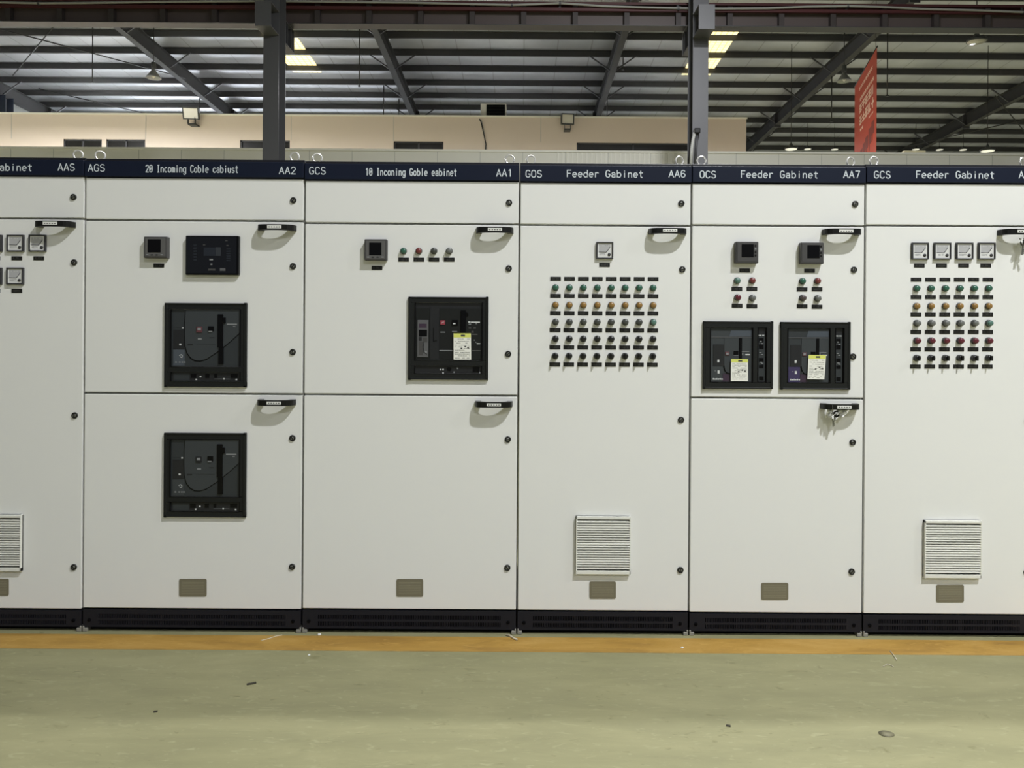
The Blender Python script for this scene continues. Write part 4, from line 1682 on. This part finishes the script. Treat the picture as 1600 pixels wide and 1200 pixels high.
b = MB()
bpatch(b, 0, 0, 1, 1, -0.004, 0.004, BANNER)
bm_ = b
b = MB()
b.tube([ban(-0.02, 0.0, 0), ban(1.02, 0.0, 0)], 0.02, CORD, 8)
b.tube([ban(0.96, 0, 0), ban(0.96, 0, 0) + Vector((0, 0, 1.6))], 0.006, CORD, 5)
rail = b
b = bm_
rnd = random.Random(4)
for v, h, n, u0, u1 in ((0.10, 0.032, 8, 0.22, 0.84), (0.215, 0.032, 8, 0.26, 0.9), (0.28, 0.085, 5, 0.24, 0.92), (0.395, 0.095, 5, 0.24, 0.92), (0.525, 0.025, 2, 0.28, 0.44), (0.525, 0.014, 3, 0.68, 0.88)):
    st = (u1 - u0) / n
    for k in range(n):
        a, e = u0 + k * st + st * 0.08, u0 + (k + 1) * st - st * 0.08
        t = 0.2 * h
        if n > 5 or n < 4:
            bpatch(b, a, v, e, v + h * 0.35, 0.004, 0.006, BANNERW)
            bpatch(b, a, v + h * 0.6, e, v + h * 0.85, 0.004, 0.006, BANNERW)
            bpatch(b, (a + e) / 2 - st * 0.12, v, (a + e) / 2 + st * 0.12, v + h, 0.004, 0.006, BANNERW)
            continue
        for q in (0, 1, 2):
            if rnd.random() < 0.8:
                bpatch(b, a, v + h * 0.36 * q, e, v + h * 0.36 * q + t, 0.004, 0.006, BANNERW)
        bpatch(b, (a + e) / 2 - st * 0.09, v, (a + e) / 2 + st * 0.09, v + h, 0.004, 0.006, BANNERW)
        if rnd.random() < 0.6:
            bpatch(b, a, v, a + st * 0.16, v + h, 0.004, 0.006, BANNERW)
for u, v, w, h in ((0.3, 0.74, 0.1, 0.09), (0.42, 0.71, 0.1, 0.1), (0.54, 0.68, 0.12, 0.12), (0.68, 0.64, 0.12, 0.15), (0.8, 0.61, 0.12, 0.12)):
    bpatch(b, u, v, u + w, v + h, 0.004, 0.006, BANNERK)
    bpatch(b, u + w * 0.2, v + h, u + w * 0.45, v + h + 0.06, 0.004, 0.006, BANNERK)
bo = build(b, 'banner')
tag(bo, 'tall red banner with pale lettering hanging in the hall at upper right', 'banner')
build(rail, 'hanging_rail', bo)

# conduit with a black cap on the right column
b = MB()
yc = 14.22
b.tube([Q(1085.5, 207, yc), Q(1083, 218, yc), Q(1081, 232, yc), Q(1079.5, 262, yc)], 0.03, PIPE, 8)
b.tube([Q(1089.5, 212, yc), Q(1088.5, 225, yc), Q(1086, 262, yc)], 0.022, STEELD, 8)
o = build(b, 'conduit')
tag(o, 'short curved conduit with a black cap on the right grey column', 'conduit')
b = MB()
p = Q(1089, 205, yc)
b.box(p.x - 0.055, p.x + 0.055, p.y - 0.06, p.y + 0.05, p.z - 0.045, p.z + 0.05, BLACK, 0.015, 2)
build(b, 'cap', o)

# flat cream strip lying on the partition
p, q = Q(1412, 238.3, dl), Q(1446, 236, dl)
b = MB()
zc = zl + 0.0
b.box(p.x, q.x, yl - 0.02, yl + 0.1, zc, zc + 0.05, mat('cream_plastic', (232, 222, 186), 0.4), 0.01, 2)
tag(build(b, 'cream_strip'), 'short cream strip lying on top of the grey partition at right', 'flat_strip')


# ------------------------------------------------------------------ scraps on the floor
def floor_pt(x, y):
    u, v = (x - PX) / F, -(y - PY) / F
    c, s = math.cos(ROLL), math.sin(ROLL)
    zz = u * s + v * c
    d = -H / zz
    return Vector((d * (u * c - v * s), d - D, 0))


def wire(name, pts, r, m, label, cat, lift=0.003):
    b = MB()
    b.tube([floor_pt(x, y) + Vector((0, 0, r + lift * (k % 2) * 0)) for k, (x, y) in enumerate(pts)], r, m, 6)
    tag(build(b, name), label, cat, 'scraps on the floor')


def chip(x, y, w, l, h, m, label, rot, cat='scrap'):
    p = floor_pt(x, y)
    b = MB()
    b.box(-w / 2, w / 2, -l / 2, l / 2, 0.0, h, m, h * 0.3, 1)
    o = link('floor_scrap', b.mesh('floor_scrap'), (p.x, p.y, 0.0013 if -0.19 < p.y < -0.034 else 0.0), None)
    o.rotation_euler.z = rot
    tag(o, label, cat, 'scraps on the floor')


wire('wire_offcut', [(408, 1001.5), (420, 998.5), (432, 994.5), (441, 993)], 0.0022, SCRAP, 'thin pale wire offcut lying across the yellow line below cabinet AA2', 'wire')
wire('wire_offcut', [(791, 993.5), (797, 995), (803, 999), (808, 1001)], 0.0045, SCRAP, 'short thick white cable offcut at the joint between AA1 and AA6', 'wire')
wire('wire_offcut', [(1391, 1018.5), (1396, 1024), (1401, 1032)], 0.0025, SCRAP, 'thin pale wire offcut on the green floor below the last cabinet', 'wire')
wire('wire_offcut', [(1380, 1042), (1386, 1038.5), (1394, 1041), (1396, 1043)], 0.002, SCRAP, 'small bent wire offcut on the floor in front of AA7', 'wire')
chip(499, 992.3, 0.014, 0.012, 0.006, LABELW, 'tiny white chip at the foot of cabinet AA1, left end', 0.4)
chip(393, 1069, 0.036, 0.010, 0.005, SCRAPK, 'dark splinter lying on the floor in front of AA2', 0.45)
chip(1138, 1134.5, 0.016, 0.010, 0.004, SCRAPK, 'small dark crumb on the floor in front of AA7', -0.3)
chip(243, 1112.5, 0.014, 0.010, 0.004, SCRAPK, 'small dark crumb on the floor in front of AA2, near the shadow edge', 0.2)
chip(483, 1024, 0.010, 0.010, 0.004, LABELW, 'tiny white crumb on the floor below the AA2 and AA1 joint', 0.2)
chip(1066, 1013, 0.012, 0.010, 0.004, LABELW, 'tiny white crumb on the yellow line below AA6', 0.6)
b = MB()
p = floor_pt(1385, 1147)
b.lathe([(0.026, 0.0), (0.027, 0.0012), (0.0, 0.0016)], mat('dried_spot', (122, 118, 92), 0.6), 18, 'z', (0, 0, 0))
o = link('floor_scrap', b.mesh('floor_scrap'), (p.x, p.y, 0.0), None)
o.scale = (1.0, 0.8, 1)
tag(o, 'flat round grey blob on the floor in front of the last cabinet', 'scrap', 'scraps on the floor')
